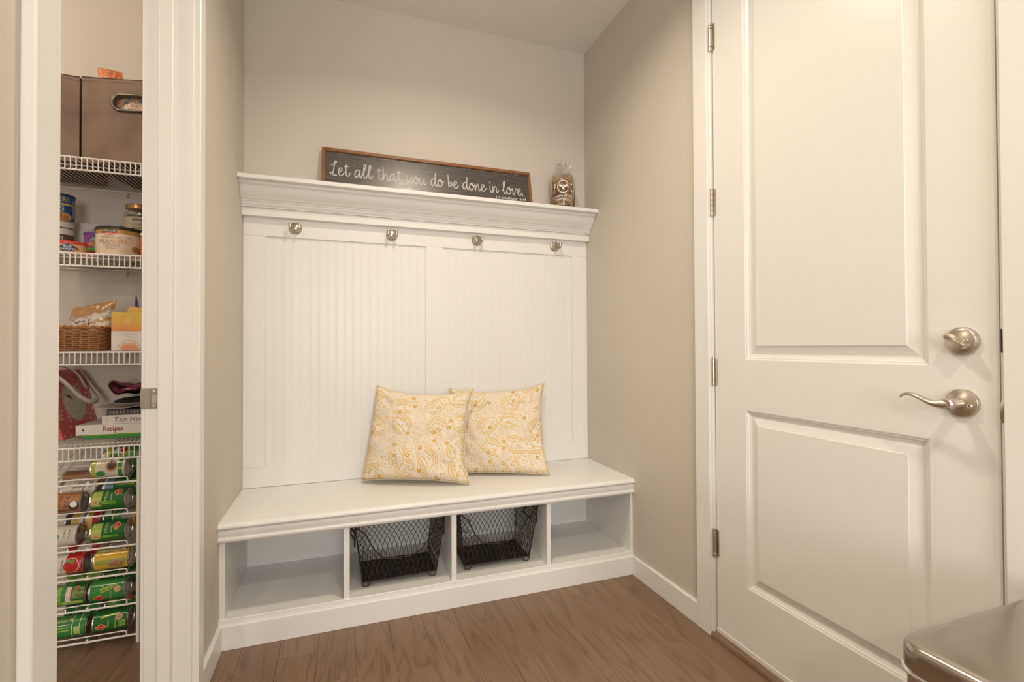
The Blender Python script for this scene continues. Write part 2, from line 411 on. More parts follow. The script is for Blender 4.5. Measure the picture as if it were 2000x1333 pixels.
# right door: casing, jambs, threshold
t3 = R('trim_3', 'white casing around the right hand door', 'door trim', (XR, 1.0, 0), kind='structure')
P('casing', MB().box(XR - .018, XR + .0005, 1.4535, 1.5276, 0, 2.47), TRIM, t3, bevel=.0025)
P('casing', MB().box(XR - .018, XR + .0005, .525, .6055, 0, 2.47), TRIM, t3, bevel=.0025)
P('casing', MB().box(XR - .018, XR + .0005, .525, 1.5276, 2.47, 2.545), TRIM, t3, bevel=.0025)
P('jamb', MB().box(XR - .010, 1.42, 1.4440, 1.463, 0, 2.465), TRIM, t3, bevel=.002)
P('jamb', MB().box(XR - .006, 1.42, .596, .6140, 0, 2.465), TRIM, t3, bevel=.002)
P('head_jamb', MB().box(XR - .006, 1.42, .614, 1.444, 2.452, 2.47), TRIM, t3, bevel=.002)
P('strike_lip', MB().box(XR - .0085, XR - .0055, .6070, .6125, 1.0575, 1.1075), DARKMETAL, t3, bevel=.001)
lip = [(XR - .006, .9105), (XR - .010, .9180), (XR - .0135, .935), (XR - .010, .952), (XR - .006, .9595), (XR - .004, .9595), (XR - .004, .9105)]
P('strike_lip', MB().prism(lip, .6085, .6130, 'Y'), NICKEL, t3)
q = [(XR + .02, 0)] + [(XR - .020 + .002 + .030 * (1 - math.cos(a)) - .002, .0265 * math.sin(a)) for a in [i * PI / 16 for i in range(9)]] + [(XR + .02, .0265)]
S('trim_4', MB().prism(q, .61, 1.4530, 'Y'), OAKT, 'rounded dark oak threshold along the foot of the door', 'threshold', angle=50)

# ------------------------------------------------------------------ door
door = R('door_1', 'tall white two panel door with nickel lever and deadbolt', 'door', (XR, 1.03, 0), kind='structure')
Y0, Y1, Z0, Z1 = .6185, 1.4392, .0300, 2.448
PY0, PY1 = .7487, 1.3001
panels = [(.2444, .8536), (1.0249, 2.30)]
m = MB()
X0 = XR
ys = [Y0, PY0, PY1, Y1]; zs = [Z0, panels[0][0], panels[0][1], panels[1][0], panels[1][1], Z1]
idx = {}
vs = [(X0, y, z) for z in zs for y in ys]; fs = []
for j in range(5):
    for i in range(3):
        if i == 1 and j in (1, 3): continue
        fs.append((j * 4 + i, j * 4 + i + 1, (j + 1) * 4 + i + 1, (j + 1) * 4 + i))
m.add(vs, fs)
m.add([(X0, Y0, Z0), (X0, Y1, Z0), (X0, Y1, Z1), (X0, Y0, Z1), (X0 + .044, Y0, Z0), (X0 + .044, Y1, Z0), (X0 + .044, Y1, Z1), (X0 + .044, Y0, Z1)],
      [(4, 5, 6, 7), (0, 1, 5, 4), (1, 2, 6, 5), (2, 3, 7, 6), (3, 0, 4, 7)])
P('door_leaf', m, TRIM, door, fix=False, angle=20)
prof = [(0, 0), (.0022, .0006), (.0045, .0030), (.0085, .0036), (.0105, .0070), (.0150, .0088), (.0190, .0100), (.0225, .0100), (.0300, .0082), (.0400, .0050), (.0470, .0030), (.0490, .0012), (.0500, .0012)]
for a, c in panels:
    m = MB(); vs = []; fs = []
    for o_, d in prof:
        vs += [(X0 + d, PY0 + o_, a + o_), (X0 + d, PY1 - o_, a + o_), (X0 + d, PY1 - o_, c - o_), (X0 + d, PY0 + o_, c - o_)]
    for k in range(len(prof) - 1):
        for j in range(4):
            fs.append((k * 4 + j, k * 4 + (j + 1) % 4, (k + 1) * 4 + (j + 1) % 4, (k + 1) * 4 + j))
    k = len(prof) - 1; fs.append((4 * k, 4 * k + 1, 4 * k + 2, 4 * k + 3))
    P('raised_panel', m.add(vs, fs), TRIM, door, fix=False, angle=12)
P('sweep', MB().box(XR - .003, XR + .01, Y0, Y1, .0235, .040), mat('white_sweep', (.78, .77, .76), .4), door, bevel=.001)
# hinges
for zc, kind in ((2.2250, 's'), (1.6060, 'p'), (.9780, 'p'), (.3490, 's')):
    hg = P('hinge', MB().box(XR - .0022, XR + .002, 1.4270, 1.4392, zc - .048, zc + .048), NICKEL, door)
    LOC[hg.name] = Vector((XR, 1.03, 0))
    yx = (XR - .0075, 1.4420)
    if kind == 's':
        for a, c, r in ((-.052, -.038, .0082), (-.0365, .030, .0080), (.0315, .041, .0078), (.0425, .052, .0068)):
            P('knuckle', MB().lathe([(0, a), (r - .001, a), (r, a + .001), (r, c - .001), (r - .001, c), (0, c)], 20, (yx[0], yx[1], zc), 'Z'), NICKEL, hg)
    else:
        for k in range(5):
            a = -.050 + k * .02; c = a + .0192; r = .0062
            P('knuckle', MB().lathe([(0, a), (r - .0006, a), (r, a + .0006), (r, c - .0006), (r - .0006, c), (0, c)], 20, (yx[0], yx[1], zc), 'Z'), NICKEL, hg)
        P('pin_cap', MB().lathe([(0, .0508), (.0058, .0508), (.0055, .054), (0, .0565)], 16, (yx[0], yx[1], zc), 'Z'), NICKEL, hg)
# deadbolt
def face(y, z): return lambda a, c, d: (XR - a, y + c, z + d)
db = P('deadbolt', MB().lathe([(0, .0150), (.012, .0146), (.0262, .0098), (.0278, .0090), (.0284, .0080), (.0300, .0076), (.0316, .0056), (.0322, .0030), (.0322, 0)], 48, (0, 0, 0), 'X').map(face(.6815, 1.0822)), NICKEL, door)
LOC[db.name] = Vector((XR, 1.03, 0))
tt = MB()
ang = math.radians(34)
def tmap(x, s, t): # x out of the door, s along the turn piece, t across
    return (XR - x, .6815 + s * math.cos(ang) + t * math.sin(ang), 1.0822 + s * math.sin(ang) - t * math.cos(ang))
blade = [(.009, -.0215), (.022, -.0240), (.0360, -.0225), (.0385, -.0120), (.0350, 0), (.0335, .010), (.0350, .0200), (.0310, .0250), (.021, .0250), (.009, .0200)]
k = len(blade); thick = .0050
vs = [tmap(x, s, -thick) for x, s in blade] + [tmap(x, s, thick) for x, s in blade]
tt.add(vs, [(i, (i + 1) % k, k + (i + 1) % k, k + i) for i in range(k)] + [tuple(range(k)), tuple(range(k, 2 * k))[::-1]])
P('thumb_turn', tt, NICKEL, db, bevel=.0012)
P('screw', MB().lathe([(0, .0168), (.0030, .0166), (.0038, .0150), (.0038, .010)], 16, (0, 0, 0), 'X').map(face(.6700, 1.0850)), CHROME, db)
# lever
lv = P('lever_set', MB().lathe([(0, .0165), (.012, .0160), (.0262, .0100), (.0278, .0092), (.0284, .0080), (.0300, .0076), (.0316, .0056), (.0322, .0030), (.0322, 0)], 48, (0, 0, 0), 'X').map(face(.6835, .9440)), NICKEL, door)
LOC[lv.name] = Vector((XR, 1.03, 0))
P('lever_neck', MB().lathe([(.0112, .010), (.0112, .037), (.0106, .0375), (.0106, .0390), (.0122, .0395), (.0122, .0575), (.0095, .0605), (0, .0605)], 32, (0, 0, 0), 'X').map(face(.6835, .9440)), NICKEL, lv)
lev = [((.050, .6835, .9440), .0112, .0118), ((.0535, .6930, .9432), .0108, .0112), ((.056, .7030, .9420), .0096, .0082), ((.058, .7130, .9440), .0086, .0066), ((.0585, .7240, .9490), .0080, .0056),
       ((.0585, .7360, .9545), .0076, .0050), ((.0575, .7480, .9590), .0072, .0045), ((.0560, .7590, .9605), .0066, .0041), ((.0540, .7690, .9590), .0054, .0033), ((.0515, .7760, .9555), .0044, .0030), ((.050, .7800, .9515), .0028, .0024)]
m = MB(); nn = 14; vs = []; fs = []
for i, ((x, y, z), a, c) in enumerate(lev):
    (xa, ya, za), (xb, yb_, zb) = lev[max(i - 1, 0)][0], lev[min(i + 1, len(lev) - 1)][0]
    t = Vector((-(xb - xa), yb_ - ya, zb - za)).normalized()
    out_ = Vector((-1, 0, 0)); upv = t.cross(out_).normalized()
    if upv.z < 0: upv = -upv
    sidev = t.cross(upv).normalized()
    ctr = Vector((XR - x, y, z))
    for j in range(nn):
        g = 2 * PI * j / nn; vs.append(ctr + sidev * (a * math.cos(g)) + upv * (c * math.sin(g)))
for i in range(len(lev) - 1):
    for j in range(nn): fs.append((i * nn + j, i * nn + (j + 1) % nn, (i + 1) * nn + (j + 1) % nn, (i + 1) * nn + j))
fs += [tuple(range(nn))[::-1], tuple((len(lev) - 1) * nn + j for j in range(nn))]
P('lever', m.add(vs, fs), NICKEL, lv, angle=60)
P('emergency_hole', MB().lathe([(.0022, .0165), (.0030, .0172), (.0040, .0165), (.0040, .010), (.0022, .010)], 16, (0, 0, 0), 'X').map(face(.6640, .9400)), CHROME, lv)

# ================================================================== bench with cubbies
YK = 1.9671
be = R('storage_bench', 'white built-in bench with four open cubbies and moulded seat edge', 'bench', (.45, 2.2, 0))
XA, XZ = XL + .0004, XR - .0004
P('base_board', MB().prism([(YK, .0005), (2.02, .0005), (2.02, .0868), (YK + .003, .0868), (YK, .0835)], XA, XZ), TRIM, be, bevel=.0008)
P('shelf', MB().prism([(1.9800, .0870), (2.422, .0870), (2.422, .1025), (1.990, .1025), (1.9875, .1045), (1.9815, .1045), (1.9795, .1025), (1.9795, .0885)], XA, XZ), TRIM, be, angle=30)
P('back_panel', MB().box(XA, XZ, 2.4222, 2.440, .0870, .425), TRIM, be)
P('side_panel', MB().box(XA, -.3890, 1.9855, 2.4221, .1027, .4245), TRIM, be, bevel=.001)
P('side_panel', MB().box(1.2953, XZ, 1.9855, 2.4221, .1027, .4245), TRIM, be, bevel=.001)
for a, c in ((.0121, .0345), (.4348, .4565), (.8645, .8843)):
    P('divider', MB().box(a, c, 1.9855, 2.4221, .1027, .4245), TRIM, be, bevel=.001)
nose = [(2.4240, .4258), (2.4240, .4476), (1.9850, .4476), (1.9765, .4462), (1.9700, .4425), (1.9660, .4370), (1.9655, .4320), (1.9680, .4280), (1.9720, .4260), (1.9760, .4258)]
P('seat', MB().prism(nose, XA, XZ), TRIM, be, angle=40)
mold = [(1.9900, .4256), (1.9755, .4256), (1.9715, .4236), (1.9735, .4200), (1.9700, .4180), (1.9702, .4130), (1.9718, .4060), (1.9752, .3985), (1.9762, .3962), (1.9712, .3945), (1.9698, .3900), (1.9705, .3850), (1.9735, .3805), (1.9775, .3775), (1.9850, .3770), (1.9900, .3770)]
P('seat_molding', MB().prism(mold, XA, XZ), TRIM, be, angle=30)

# ================================================================== beadboard panel
YP = 2.4243
bp_ = R('beadboard_panel', 'white wall panel with two beadboard fields between flat rails', 'wall panel', (.45, 2.43, .4478))
P('rail', MB().box(XA, XZ, YP, 2.4465, 1.5777, 1.7930), TRIM, bp_, bevel=.0015)
P('rail', MB().box(XA, XZ, YP, 2.4465, .4480, .5384), TRIM, bp_, bevel=.0015)
for a, c in ((XA, -.3177), (.4032, .4913), (1.2168, XZ)):
    P('stile', MB().box(a, c, YP, 2.4465, .5384, 1.5777), TRIM, bp_, bevel=.0015)
YF = YP + .0075
first = None
for a, c in ((-.3177, .4032), (.4913, 1.2168)):
    n = 19; wd = (c - a) / n
    for k in range(n):
        x = a + k * wd
        d = .0007
        pr = [(0, 2.4465), (0, YF + d), (.0010, YF), (wd - .0085, YF), (wd - .0076, YF + d), (wd - .0068, YF + .0002), (wd - .0046, YF), (wd - .0018, YF + .0002), (wd - .0006, YF + d), (wd, YF + d), (wd, 2.4465)]
        if first is None or k == 0:
            first = P('plank', MB().prism([(x + p, y) for p, y in pr], .5380, 1.5781, 'Z'), TRIM, bp_, angle=25); fx = x
        else:
            o = first.copy(); C.objects.link(o); o.location.x = x - fx
# ledge with crown
lg = R('ledge_shelf', 'white ledge on a crown moulding above the coat hooks', 'shelf', (.45, 2.35, 1.70))
P('shelf_board', MB().box(XA, XZ, 2.2905, 2.4468, 1.7936, 1.8118), TRIM, lg, bevel=.0012)
cr = [(2.4242, 1.7934), (2.3245, 1.7934), (2.3250, 1.7835), (2.3280, 1.7815), (2.3335, 1.7800), (2.3375, 1.7760), (2.3395, 1.7700), (2.3425, 1.7600), (2.3470, 1.7510), (2.3535, 1.7430), (2.3600, 1.7375), (2.3640, 1.7330),
      (2.3650, 1.7290), (2.3690, 1.7270), (2.3735, 1.7240), (2.3745, 1.7200), (2.3790, 1.7170), (2.3800, 1.7120), (2.3825, 1.7050), (2.3870, 1.7005), (2.3870, 1.6970), (2.4242, 1.6970)]
P('crown_molding', MB().prism(cr, XA, XZ), TRIM, lg, angle=30)
P('frieze_board', MB().box(XA, XZ, 2.3962, 2.4242, 1.6600, 1.6969), TRIM, lg, bevel=.0012)

# ================================================================== coat hooks
def make_hook():
    r_ = R('coat_hook', '', 'coat hook', (0, 0, 0), 'coat hooks on the panel rail')
    P('rosette', MB().lathe([(.0270, 0), (.0272, -.0030), (.0250, -.0060), (.0200, -.0085), (.0120, -.0110), (.0075, -.0125), (0, -.0130)], 40, (0, 0, 0), 'Y'), NICKEL, r_)
    for s in (-1, 1):
        pts = [(s * .002, -.009, -.008), (s * .008, -.016, -.012), (s * .0140, -.026, -.013), (s * .0175, -.033, -.010), (s * .0188, -.0358, -.004), (s * .0190, -.0360, .003)]
        rs = [.0048, .0048, .0052, .0060, .0068, .0070]
        P('prong', MB().tube(pts, rs, 14).lathe([(0, .001), (.0072, .001), (.0074, .003), (.0074, .0160), (.0068, .0175), (0, .0175)], 18, (s * .0190, -.0360, 0), 'Z'), NICKEL, r_, angle=50)
    return r_
hook = make_hook()
for i, (x, z, lab) in enumerate(((-.1944, 1.6205, 'nickel double coat hook at the left end of the rail'), (.2371, 1.6210, 'nickel double coat hook second from the left, above the first beadboard field'),
                                 (.6674, 1.6255, 'nickel double coat hook third from the left, just right of the centre stile'), (1.1099, 1.6230, 'nickel double coat hook at the right end of the rail'))):
    o = hook if i == 0 else copy_tree(hook)
    o.location = (x, YP, z); o['label'] = lab
# ================================================================== sign on the ledge
def sign_board_mat():
    m = mat('weathered_board', (.075, .068, .065), .38, spec=.6)
    tc = N(m, 'ShaderNodeTexCoord'); mp = N(m, 'ShaderNodeMapping'); mp.inputs['Scale'].default_value = (3, 1, 60)
    L(m, tc.outputs['Object'], mp.inputs['Vector'])
    n = N(m, 'ShaderNodeTexNoise'); n.inputs['Scale'].default_value = 3; n.inputs['Detail'].default_value = 5; L(m, mp.outputs[0], n.inputs['Vector'])
    r = ramp(m, [(.30, (.050, .044, .043)), (.52, (.088, .077, .072)), (.70, (.120, .104, .094))], n.outputs['Fac'])
    mp2 = N(m, 'ShaderNodeMapping'); mp2.inputs['Scale'].default_value = (14, 1, 90); L(m, tc.outputs['Object'], mp2.inputs['Vector'])
    n2 = N(m, 'ShaderNodeTexNoise'); n2.inputs['Scale'].default_value = 2.2; n2.inputs['Detail'].default_value = 3; L(m, mp2.outputs[0], n2.inputs['Vector'])
    r2 = ramp(m, [(.70, (0, 0, 0)), (.74, (1, 1, 1))], n2.outputs['Fac'])
    mx = N(m, 'ShaderNodeMix'); mx.data_type = 'RGBA'; mx.inputs[7].default_value = (.62, .58, .52, 1)
    L(m, r.outputs[0], mx.inputs[6]); L(m, r2.outputs[0], mx.inputs[0]); L(m, mx.outputs[2], bsdf(m).inputs['Base Color'])
    rr_ = ramp(m, [(.3, (.26, .26, .26)), (.7, (.38, .38, .38))], n.outputs['Fac']); L(m, rr_.outputs[0], bsdf(m).inputs['Roughness'])
    return m
BOARD = sign_board_mat()
SW, SH = 1.046, .202
sg = R('wooden_sign', 'long dark weathered sign with white script in a brown wooden frame, leaning on the ledge', 'sign', (0, 0, 0))
P('frame_bar', MB().box(0, SW, -.011, .011, SH - .0160, SH), FRAMEW, sg, bevel=.0012)
P('frame_bar', MB().box(0, SW, -.011, .011, 0, .0160), FRAMEW, sg, bevel=.0012)
P('frame_bar', MB().box(0, .0150, -.011, .011, .0162, SH - .0162), FRAMEW, sg, bevel=.0012)
P('frame_bar', MB().box(SW - .0150, SW, -.011, .011, .0162, SH - .0162), FRAMEW, sg, bevel=.0012)
bd = P('board', MB().box(.0130, SW - .0130, -.002, .008, .0130, SH - .0130), BOARD, sg, smooth=False)
P('lettering', script('Let all that you do be done in love.', .968, .040, .0024, lambda x, y, d: (.034 + x, -.0022 - abs(d) * .25, .0665 + y * 1.0 - .004 * x)), WHITEINK, bd, angle=80)
t = text2d('1 Corinthians 16:14', w=.165, shear=.12)
P('lettering', flat(t, (.930, -.0026, .0405), (1, 0, 0), (0, 0, 1)), WHITEINK, bd, smooth=False)
# worn paint strips along the upper edge
rs_ = random.Random(5); m = MB()
for k in range(46):
    x = rs_.uniform(.02, SW - .06); l = rs_.choice([.006, .012, .02, .05]); z = SH - .0150 - abs(rs_.gauss(0, .004)); tk = rs_.uniform(.0006, .0016)
    if k > 30: z = rs_.uniform(.03, SH - .025); l = rs_.uniform(.003, .012)
    m.add([(x, -.0023, z), (x + l, -.0023, z - tk * .4), (x + l * .9, -.0023, z - tk), (x + l * .1, -.0023, z - tk)], [(0, 1, 2, 3)])
P('worn_paint', m, mat('chipped_white', (.60, .57, .52), .6), bd, smooth=False, kind='stuff')
place(sg, (-.0810, 2.388, 1.8150), (math.radians(-12.5), 0, 0))

# ================================================================== growler with corks
BX, BY, BZ = 1.1335, 2.3680, 1.8121
gb = R('glass_growler', 'clear glass jug with ring handle and white print, full of corks, on the ledge', 'bottle', (BX, BY, BZ))
outer = [(0, .0005), (.058, .0005), (.0635, .003), (.0655, .009), (.0655, .140), (.0650, .152), (.0620, .167), (.0550, .183), (.0440, .198), (.0320, .210), (.0235, .220), (.0205, .230), (.0192, .244), (.0192, .250), (.0215, .252), (.0215, .258), (.0198, .2605), (.0198, .268), (.0184, .2705)]
inner = [(.0172, .2705), (.0170, .260), (.0172, .244), (.0185, .230), (.0217, .2193), (.0305, .2088), (.0425, .1968), (.0536, .1820), (.0606, .1665), (.0636, .1518), (.0641, .140), (.0641, .0105), (.058, .0072), (0, .0068)]
P('jug', MB().lathe(outer + inner, 48, (BX, BY, BZ)), GLASS, gb, angle=60)
ring = [(.0215 + .0160 + .0165 * math.cos(a) - .003, 0, .2260 + .0185 * math.sin(a)) for a in [PI * .80 - i * (PI * 1.60) / 16 for i in range(17)]]
ca, sa = math.cos(-.10), math.sin(-.10)
P('ring_handle', MB().tube([(BX + x * ca, BY + x * sa, BZ + z) for x, y, z in ring], .0042, 10), GLASS, gb)
PHI = -math.atan2(BX, BY) + .06
def on_cyl(cx, cy, r, phi, z0, dr=.0005):
    def f(x, y, d=0):
        a = phi + x / r
        return (cx + (r + dr + d) * math.sin(a), cy - (r + dr + d) * math.cos(a), z0 + y)
    return f
def wrapmb(shape, fn, dx=0, dy=0, mi=0, mb=None, step=None):
    if step: shape = subdiv_shape(shape, step)
    mb = mb or MB()
    return mb.add([fn(x + dx, y + dy) for x, y in shape[0]], shape[1], mi)
f = on_cyl(BX, BY, .0655, PHI, BZ)
m = MB()
wrapmb(ring2d(.0330, .0340, .0038, 36, .62, 2 * PI - .62), f, 0, .108, mb=m)
wrapmb(text2d('P', h=.045, w=.0110), f, -.0470, .1040, mb=m, step=.006)
wrapmb(text2d('C', h=.045, w=.0110), f, .0480, .1040, mb=m, step=.006)
for i, ch in enumerate('COMMUNITY'):
    x = (i - 4) * .0126
    wrapmb(text2d(ch, h=.0118), f, x, .0580 - 3.5 * x * x, mb=m, step=.004)
for i, ch in enumerate('MARKETS'):
    x = (i - 3) * .0122
    wrapmb(text2d(ch, h=.0105), f, x, .0430 - 3.5 * x * x, mb=m, step=.004)
for s in (-1, 1):
    e = ellipse2d(.0118, .0054, 16, 2); c_, s_ = math.cos(s * .42), math.sin(s * .42)
    wrapmb(([(x * c_ - y * s_, x * s_ + y * c_) for x, y in e[0]], e[1]), f, s * .0140, .1120, mb=m)
wrapmb(ellipse2d(.0054, .0074, 14, 2), f, 0, .1000, mb=m); wrapmb(ellipse2d(.0036, .0036, 12, 2), f, 0, .1140, mb=m)
P('lettering', m, WHITEINK, gb, smooth=False, fix=False)
CK = [(-0.03,-0.0321,0.011,1.571,-0.262,0.809),(0.0183,0.0438,0.021,-0.0,0.0,-2.137),(0.0088,-0.0339,0.011,-1.571,0.262,-0.565),(0.0423,0.006,0.011,1.571,2.879,0.083),(-0.0149,0.0341,0.011,1.571,0.786,1.441),(-0.035,0.0031,0.011,1.571,-1.309,0.809),(0.0396,-0.0264,0.0218,-0.076,0.02,-0.262),(-0.0143,0.0119,0.0193,2.193,0.683,1.489),(0.0197,0.0115,0.011,1.571,0.785,0.083),(0.0437,0.0189,0.043,0.0,-3.141,-0.703),(-0.0421,-0.0127,0.033,-1.571,0.786,0.282),(0.0056,-0.0423,0.0352,-0.02,1.993,0.009),(-0.0051,0.0348,0.033,-1.571,0.262,0.838),(-0.0137,-0.0179,0.0307,-2.537,-0.325,-1.776),(0.014,-0.0003,0.0349,0.063,1.706,-0.073),(0.0221,0.0273,0.0525,1.303,2.738,-0.277),(0.0082,-0.0241,0.0482,-2.061,-0.428,-1.299),(0.0475,-0.0031,0.043,-0.0,-3.142,0.785),(-0.042,0.0183,0.0488,0.447,-0.572,0.438),(0.0371,-0.0274,0.0796,-0.375,-2.688,-1.455),(-0.0327,-0.029,0.0552,1.324,1.865,0.491),(0.013,-0.0419,0.0609,1.316,-0.85,-1.094),(-0.0102,0.0199,0.0516,2.036,-0.743,-1.018),(0.0128,-0.0058,0.0609,-1.524,0.643,-1.962),(-0.0179,-0.0176,0.0692,0.74,0.684,-0.161),(0.0397,0.018,0.0757,1.604,0.262,0.437),(-0.0354,-0.0317,0.0877,-0.027,0.11,-1.027),(-0.0305,0.0337,0.0604,0.2,0.638,-2.074),(0.016,0.0113,0.076,-1.07,-0.185,-2.553),(-0.0342,0.0032,0.079,-1.696,0.238,-1.141),(0.0004,0.0439,0.0767,-1.352,0.731,-1.424),(-0.0133,0.0322,0.0938,-1.097,1.159,1.367),(0.0118,-0.0334,0.0825,1.837,1.971,0.399),(-0.0306,0.0166,0.0975,-1.096,-0.645,-2.263),(-0.0215,-0.0087,0.0939,0.995,2.351,1.241),(0.0316,0.0186,0.097,0.096,1.789,2.821),(-0.0323,-0.0296,0.12,1.435,-0.798,-2.298),(0.014,0.0325,0.1167,-1.336,0.069,-0.495),(0.043,-0.0166,0.1018,0.068,2.545,1.324),(-0.0042,0.046,0.111,-0.256,-0.544,0.561),(-0.0075,-0.0338,0.0979,1.281,-2.733,-0.553),(0.025,-0.0045,0.1094,0.739,-0.681,2.929),(0.0046,-0.0458,0.1159,-0.436,-0.233,1.179),(-0.0165,-0.0142,0.1211,-1.432,-0.277,-2.43),(0.0081,0.0349,0.1401,0.961,0.67,1.819),(-0.0292,-0.0159,0.1428,-1.602,-1.222,-0.79),(-0.0393,0.0184,0.1183,-2.071,1.441,-0.938),(0.0206,-0.0287,0.1256,-1.888,2.053,0.096),(-0.0072,0.0069,0.127,-1.58,-0.665,0.81),(-0.0475,-0.0005,0.1526,-0.085,-0.085,-0.782),(0.0417,0.0154,0.1286,-0.985,2.704,0.61),(0.0445,-0.0139,0.1462,0.087,0.431,1.458),(0.0189,-0.0393,0.1481,-0.497,-1.355,0.967),(-0.033,0.0283,0.1397,1.316,-1.204,-0.473),(0.0204,0.0051,0.1415,0.684,0.071,0.169),(-0.0138,-0.0322,0.1441,-0.589,-1.795,1.379),(-0.0193,0.0233,0.1566,1.564,1.933,-0.588),(0.0011,0.0028,0.1564,-0.269,2.24,1.29),(0.0198,-0.0284,0.1674,-1.428,-1.422,1.483),(0.0192,0.029,0.1637,0.879,-3.042,0.305)]
cork_me = MB().lathe([(0, -.0208), (.0102, -.0208), (.0112, -.0196), (.0112, .0196), (.0102, .0208), (0, .0208)], 14)
first = None
for i, (x, y, z, a, c, d) in enumerate(CK):
    if first is None:
        first = P('cork', cork_me, CORK); o = first; o['label'] = 'used wine cork in the jumble inside the glass jug'; o['category'] = 'cork'; o['group'] = 'wine corks in the glass jug'
        o2 = P('cork', cork_me, CORKR); o2['label'] = o['label']; o2['category'] = 'cork'; o2['group'] = o['group']; proto2 = o2; o2used = False
    elif i % 6 == 2:
        if not o2used: o = proto2; o2used = True
        else: o = proto2.copy(); C.objects.link(o)
    else:
        o = first.copy(); C.objects.link(o)
    o.location = (BX + x, BY + y, BZ + .0072 + z); o.rotation_euler = (a, c, d)

# ================================================================== pillows
def paisley():
    m = mat('paisley_cotton', (.74, .66, .50), .85, spec=.2)
    uv = N(m, 'ShaderNodeUVMap'); uv.uv_map = 'UVMap'
    oi = N(m, 'ShaderNodeObjectInfo')
    nz = N(m, 'ShaderNodeTexNoise'); nz.inputs['Scale'].default_value = 4.2; nz.inputs['Detail'].default_value = 1
    va = N(m, 'ShaderNodeVectorMath'); va.operation = 'ADD'
    cx = N(m, 'ShaderNodeCombineXYZ'); L(m, oi.outputs['Random'], cx.inputs[0]); L(m, oi.outputs['Random'], cx.inputs[1])
    L(m, uv.outputs[0], va.inputs[0]); L(m, cx.outputs[0], va.inputs[1]); L(m, va.outputs[0], nz.inputs['Vector'])
    sub = N(m, 'ShaderNodeVectorMath'); sub.operation = 'SUBTRACT'; sub.inputs[1].default_value = (.5, .5, .5); L(m, nz.outputs['Color'], sub.inputs[0])
    scl = N(m, 'ShaderNodeVectorMath'); scl.operation = 'SCALE'; scl.inputs['Scale'].default_value = .22; L(m, sub.outputs[0], scl.inputs[0])
    ad = N(m, 'ShaderNodeVectorMath'); ad.operation = 'ADD'; L(m, va.outputs[0], ad.inputs[0]); L(m, scl.outputs[0], ad.inputs[1])
    def vor(scale, vec, rnd=1.0, dim='2D'):
        v = N(m, 'ShaderNodeTexVoronoi'); v.voronoi_dimensions = '2D'; v.inputs['Scale'].default_value = scale; v.inputs['Randomness'].default_value = rnd
        L(m, vec, v.inputs['Vector']); return v
    def math_(op, a, b=None):
        n = N(m, 'ShaderNodeMath'); n.operation = op
        if hasattr(a, 'links'): L(m, a, n.inputs[0])
        else: n.inputs[0].default_value = a
        if b is not None:
            if hasattr(b, 'links'): L(m, b, n.inputs[1])
            else: n.inputs[1].default_value = b
        return n.outputs[0]
    K = [(0, (0, 0, 0)), (1, (1, 1, 1))]
    def band(src, c, wd): # 1 inside |src-c|<wd
        return math_('LESS_THAN', math_('ABSOLUTE', math_('SUBTRACT', src, c)), wd)
    # curled tear-drops, one per cell, each turned its own way
    CELL = 3.5
    v1 = vor(CELL, va.outputs[0], .75)
    lo = N(m, 'ShaderNodeVectorMath'); lo.operation = 'SUBTRACT'; L(m, va.outputs[0], lo.inputs[0]); L(m, v1.outputs['Position'], lo.inputs[1])
    ls = N(m, 'ShaderNodeVectorMath'); ls.operation = 'SCALE'; ls.inputs['Scale'].default_value = CELL; L(m, lo.outputs[0], ls.inputs[0])
    ln = N(m, 'ShaderNodeVectorMath'); ln.operation = 'LENGTH'; L(m, ls.outputs[0], ln.inputs[0])
    rc = N(m, 'ShaderNodeSeparateColor'); L(m, v1.outputs['Color'], rc.inputs[0])
    ang = math_('ADD', math_('MULTIPLY', rc.outputs[0], 6.283), math_('MULTIPLY', ln.outputs['Value'], 1.9))
    vr = N(m, 'ShaderNodeVectorRotate'); vr.rotation_type = 'Z_AXIS'; L(m, ls.outputs[0], vr.inputs['Vector']); L(m, ang, vr.inputs['Angle'])
    sx_ = N(m, 'ShaderNodeSeparateXYZ'); L(m, vr.outputs[0], sx_.inputs[0])
    tt_ = math_('ADD', math_('MULTIPLY', sx_.outputs[0], .92), .42)
    tcl = math_('MINIMUM', math_('MAXIMUM', tt_, .0001), .9999)
    hw = math_('MULTIPLY', math_('MULTIPLY', math_('POWER', tcl, .5), math_('SUBTRACT', 1.0, tcl)), .95)
    dd = math_('DIVIDE', math_('ABSOLUTE', sx_.outputs[1]), math_('MAXIMUM', hw, .001))
    inn = math_('LESS_THAN', dd, 1.0)
    rim = math_('MULTIPLY', math_('GREATER_THAN', dd, .87), inn)
    rim2 = band(dd, .66, .045)
    scal = math_('MULTIPLY', band(dd, .77, .06), math_('GREATER_THAN', math_('SINE', math_('MULTIPLY', tcl, 70.0)), .1))
    rim3 = math_('MULTIPLY', band(dd, .36, .05), math_('LESS_THAN', tcl, .62))
    v2 = vor(26, ad.outputs[0], .8); dots = math_('LESS_THAN', v2.outputs['Distance'], .26)
    v3 = vor(44, va.outputs[0], 1); specks = math_('LESS_THAN', v3.outputs['Distance'], .30)
    core = math_('MULTIPLY', math_('LESS_THAN', dd, .60), dots)
    v5 = vor(9.5, ad.outputs[0]); fol = band(math_('FRACT', math_('MULTIPLY', v5.outputs['Distance'], 6.0)), .5, .13)
    n3 = N(m, 'ShaderNodeTexNoise'); n3.inputs['Scale'].default_value = 11; L(m, va.outputs[0], n3.inputs['Vector'])
    zone = math_('GREATER_THAN', n3.outputs['Fac'], .50)
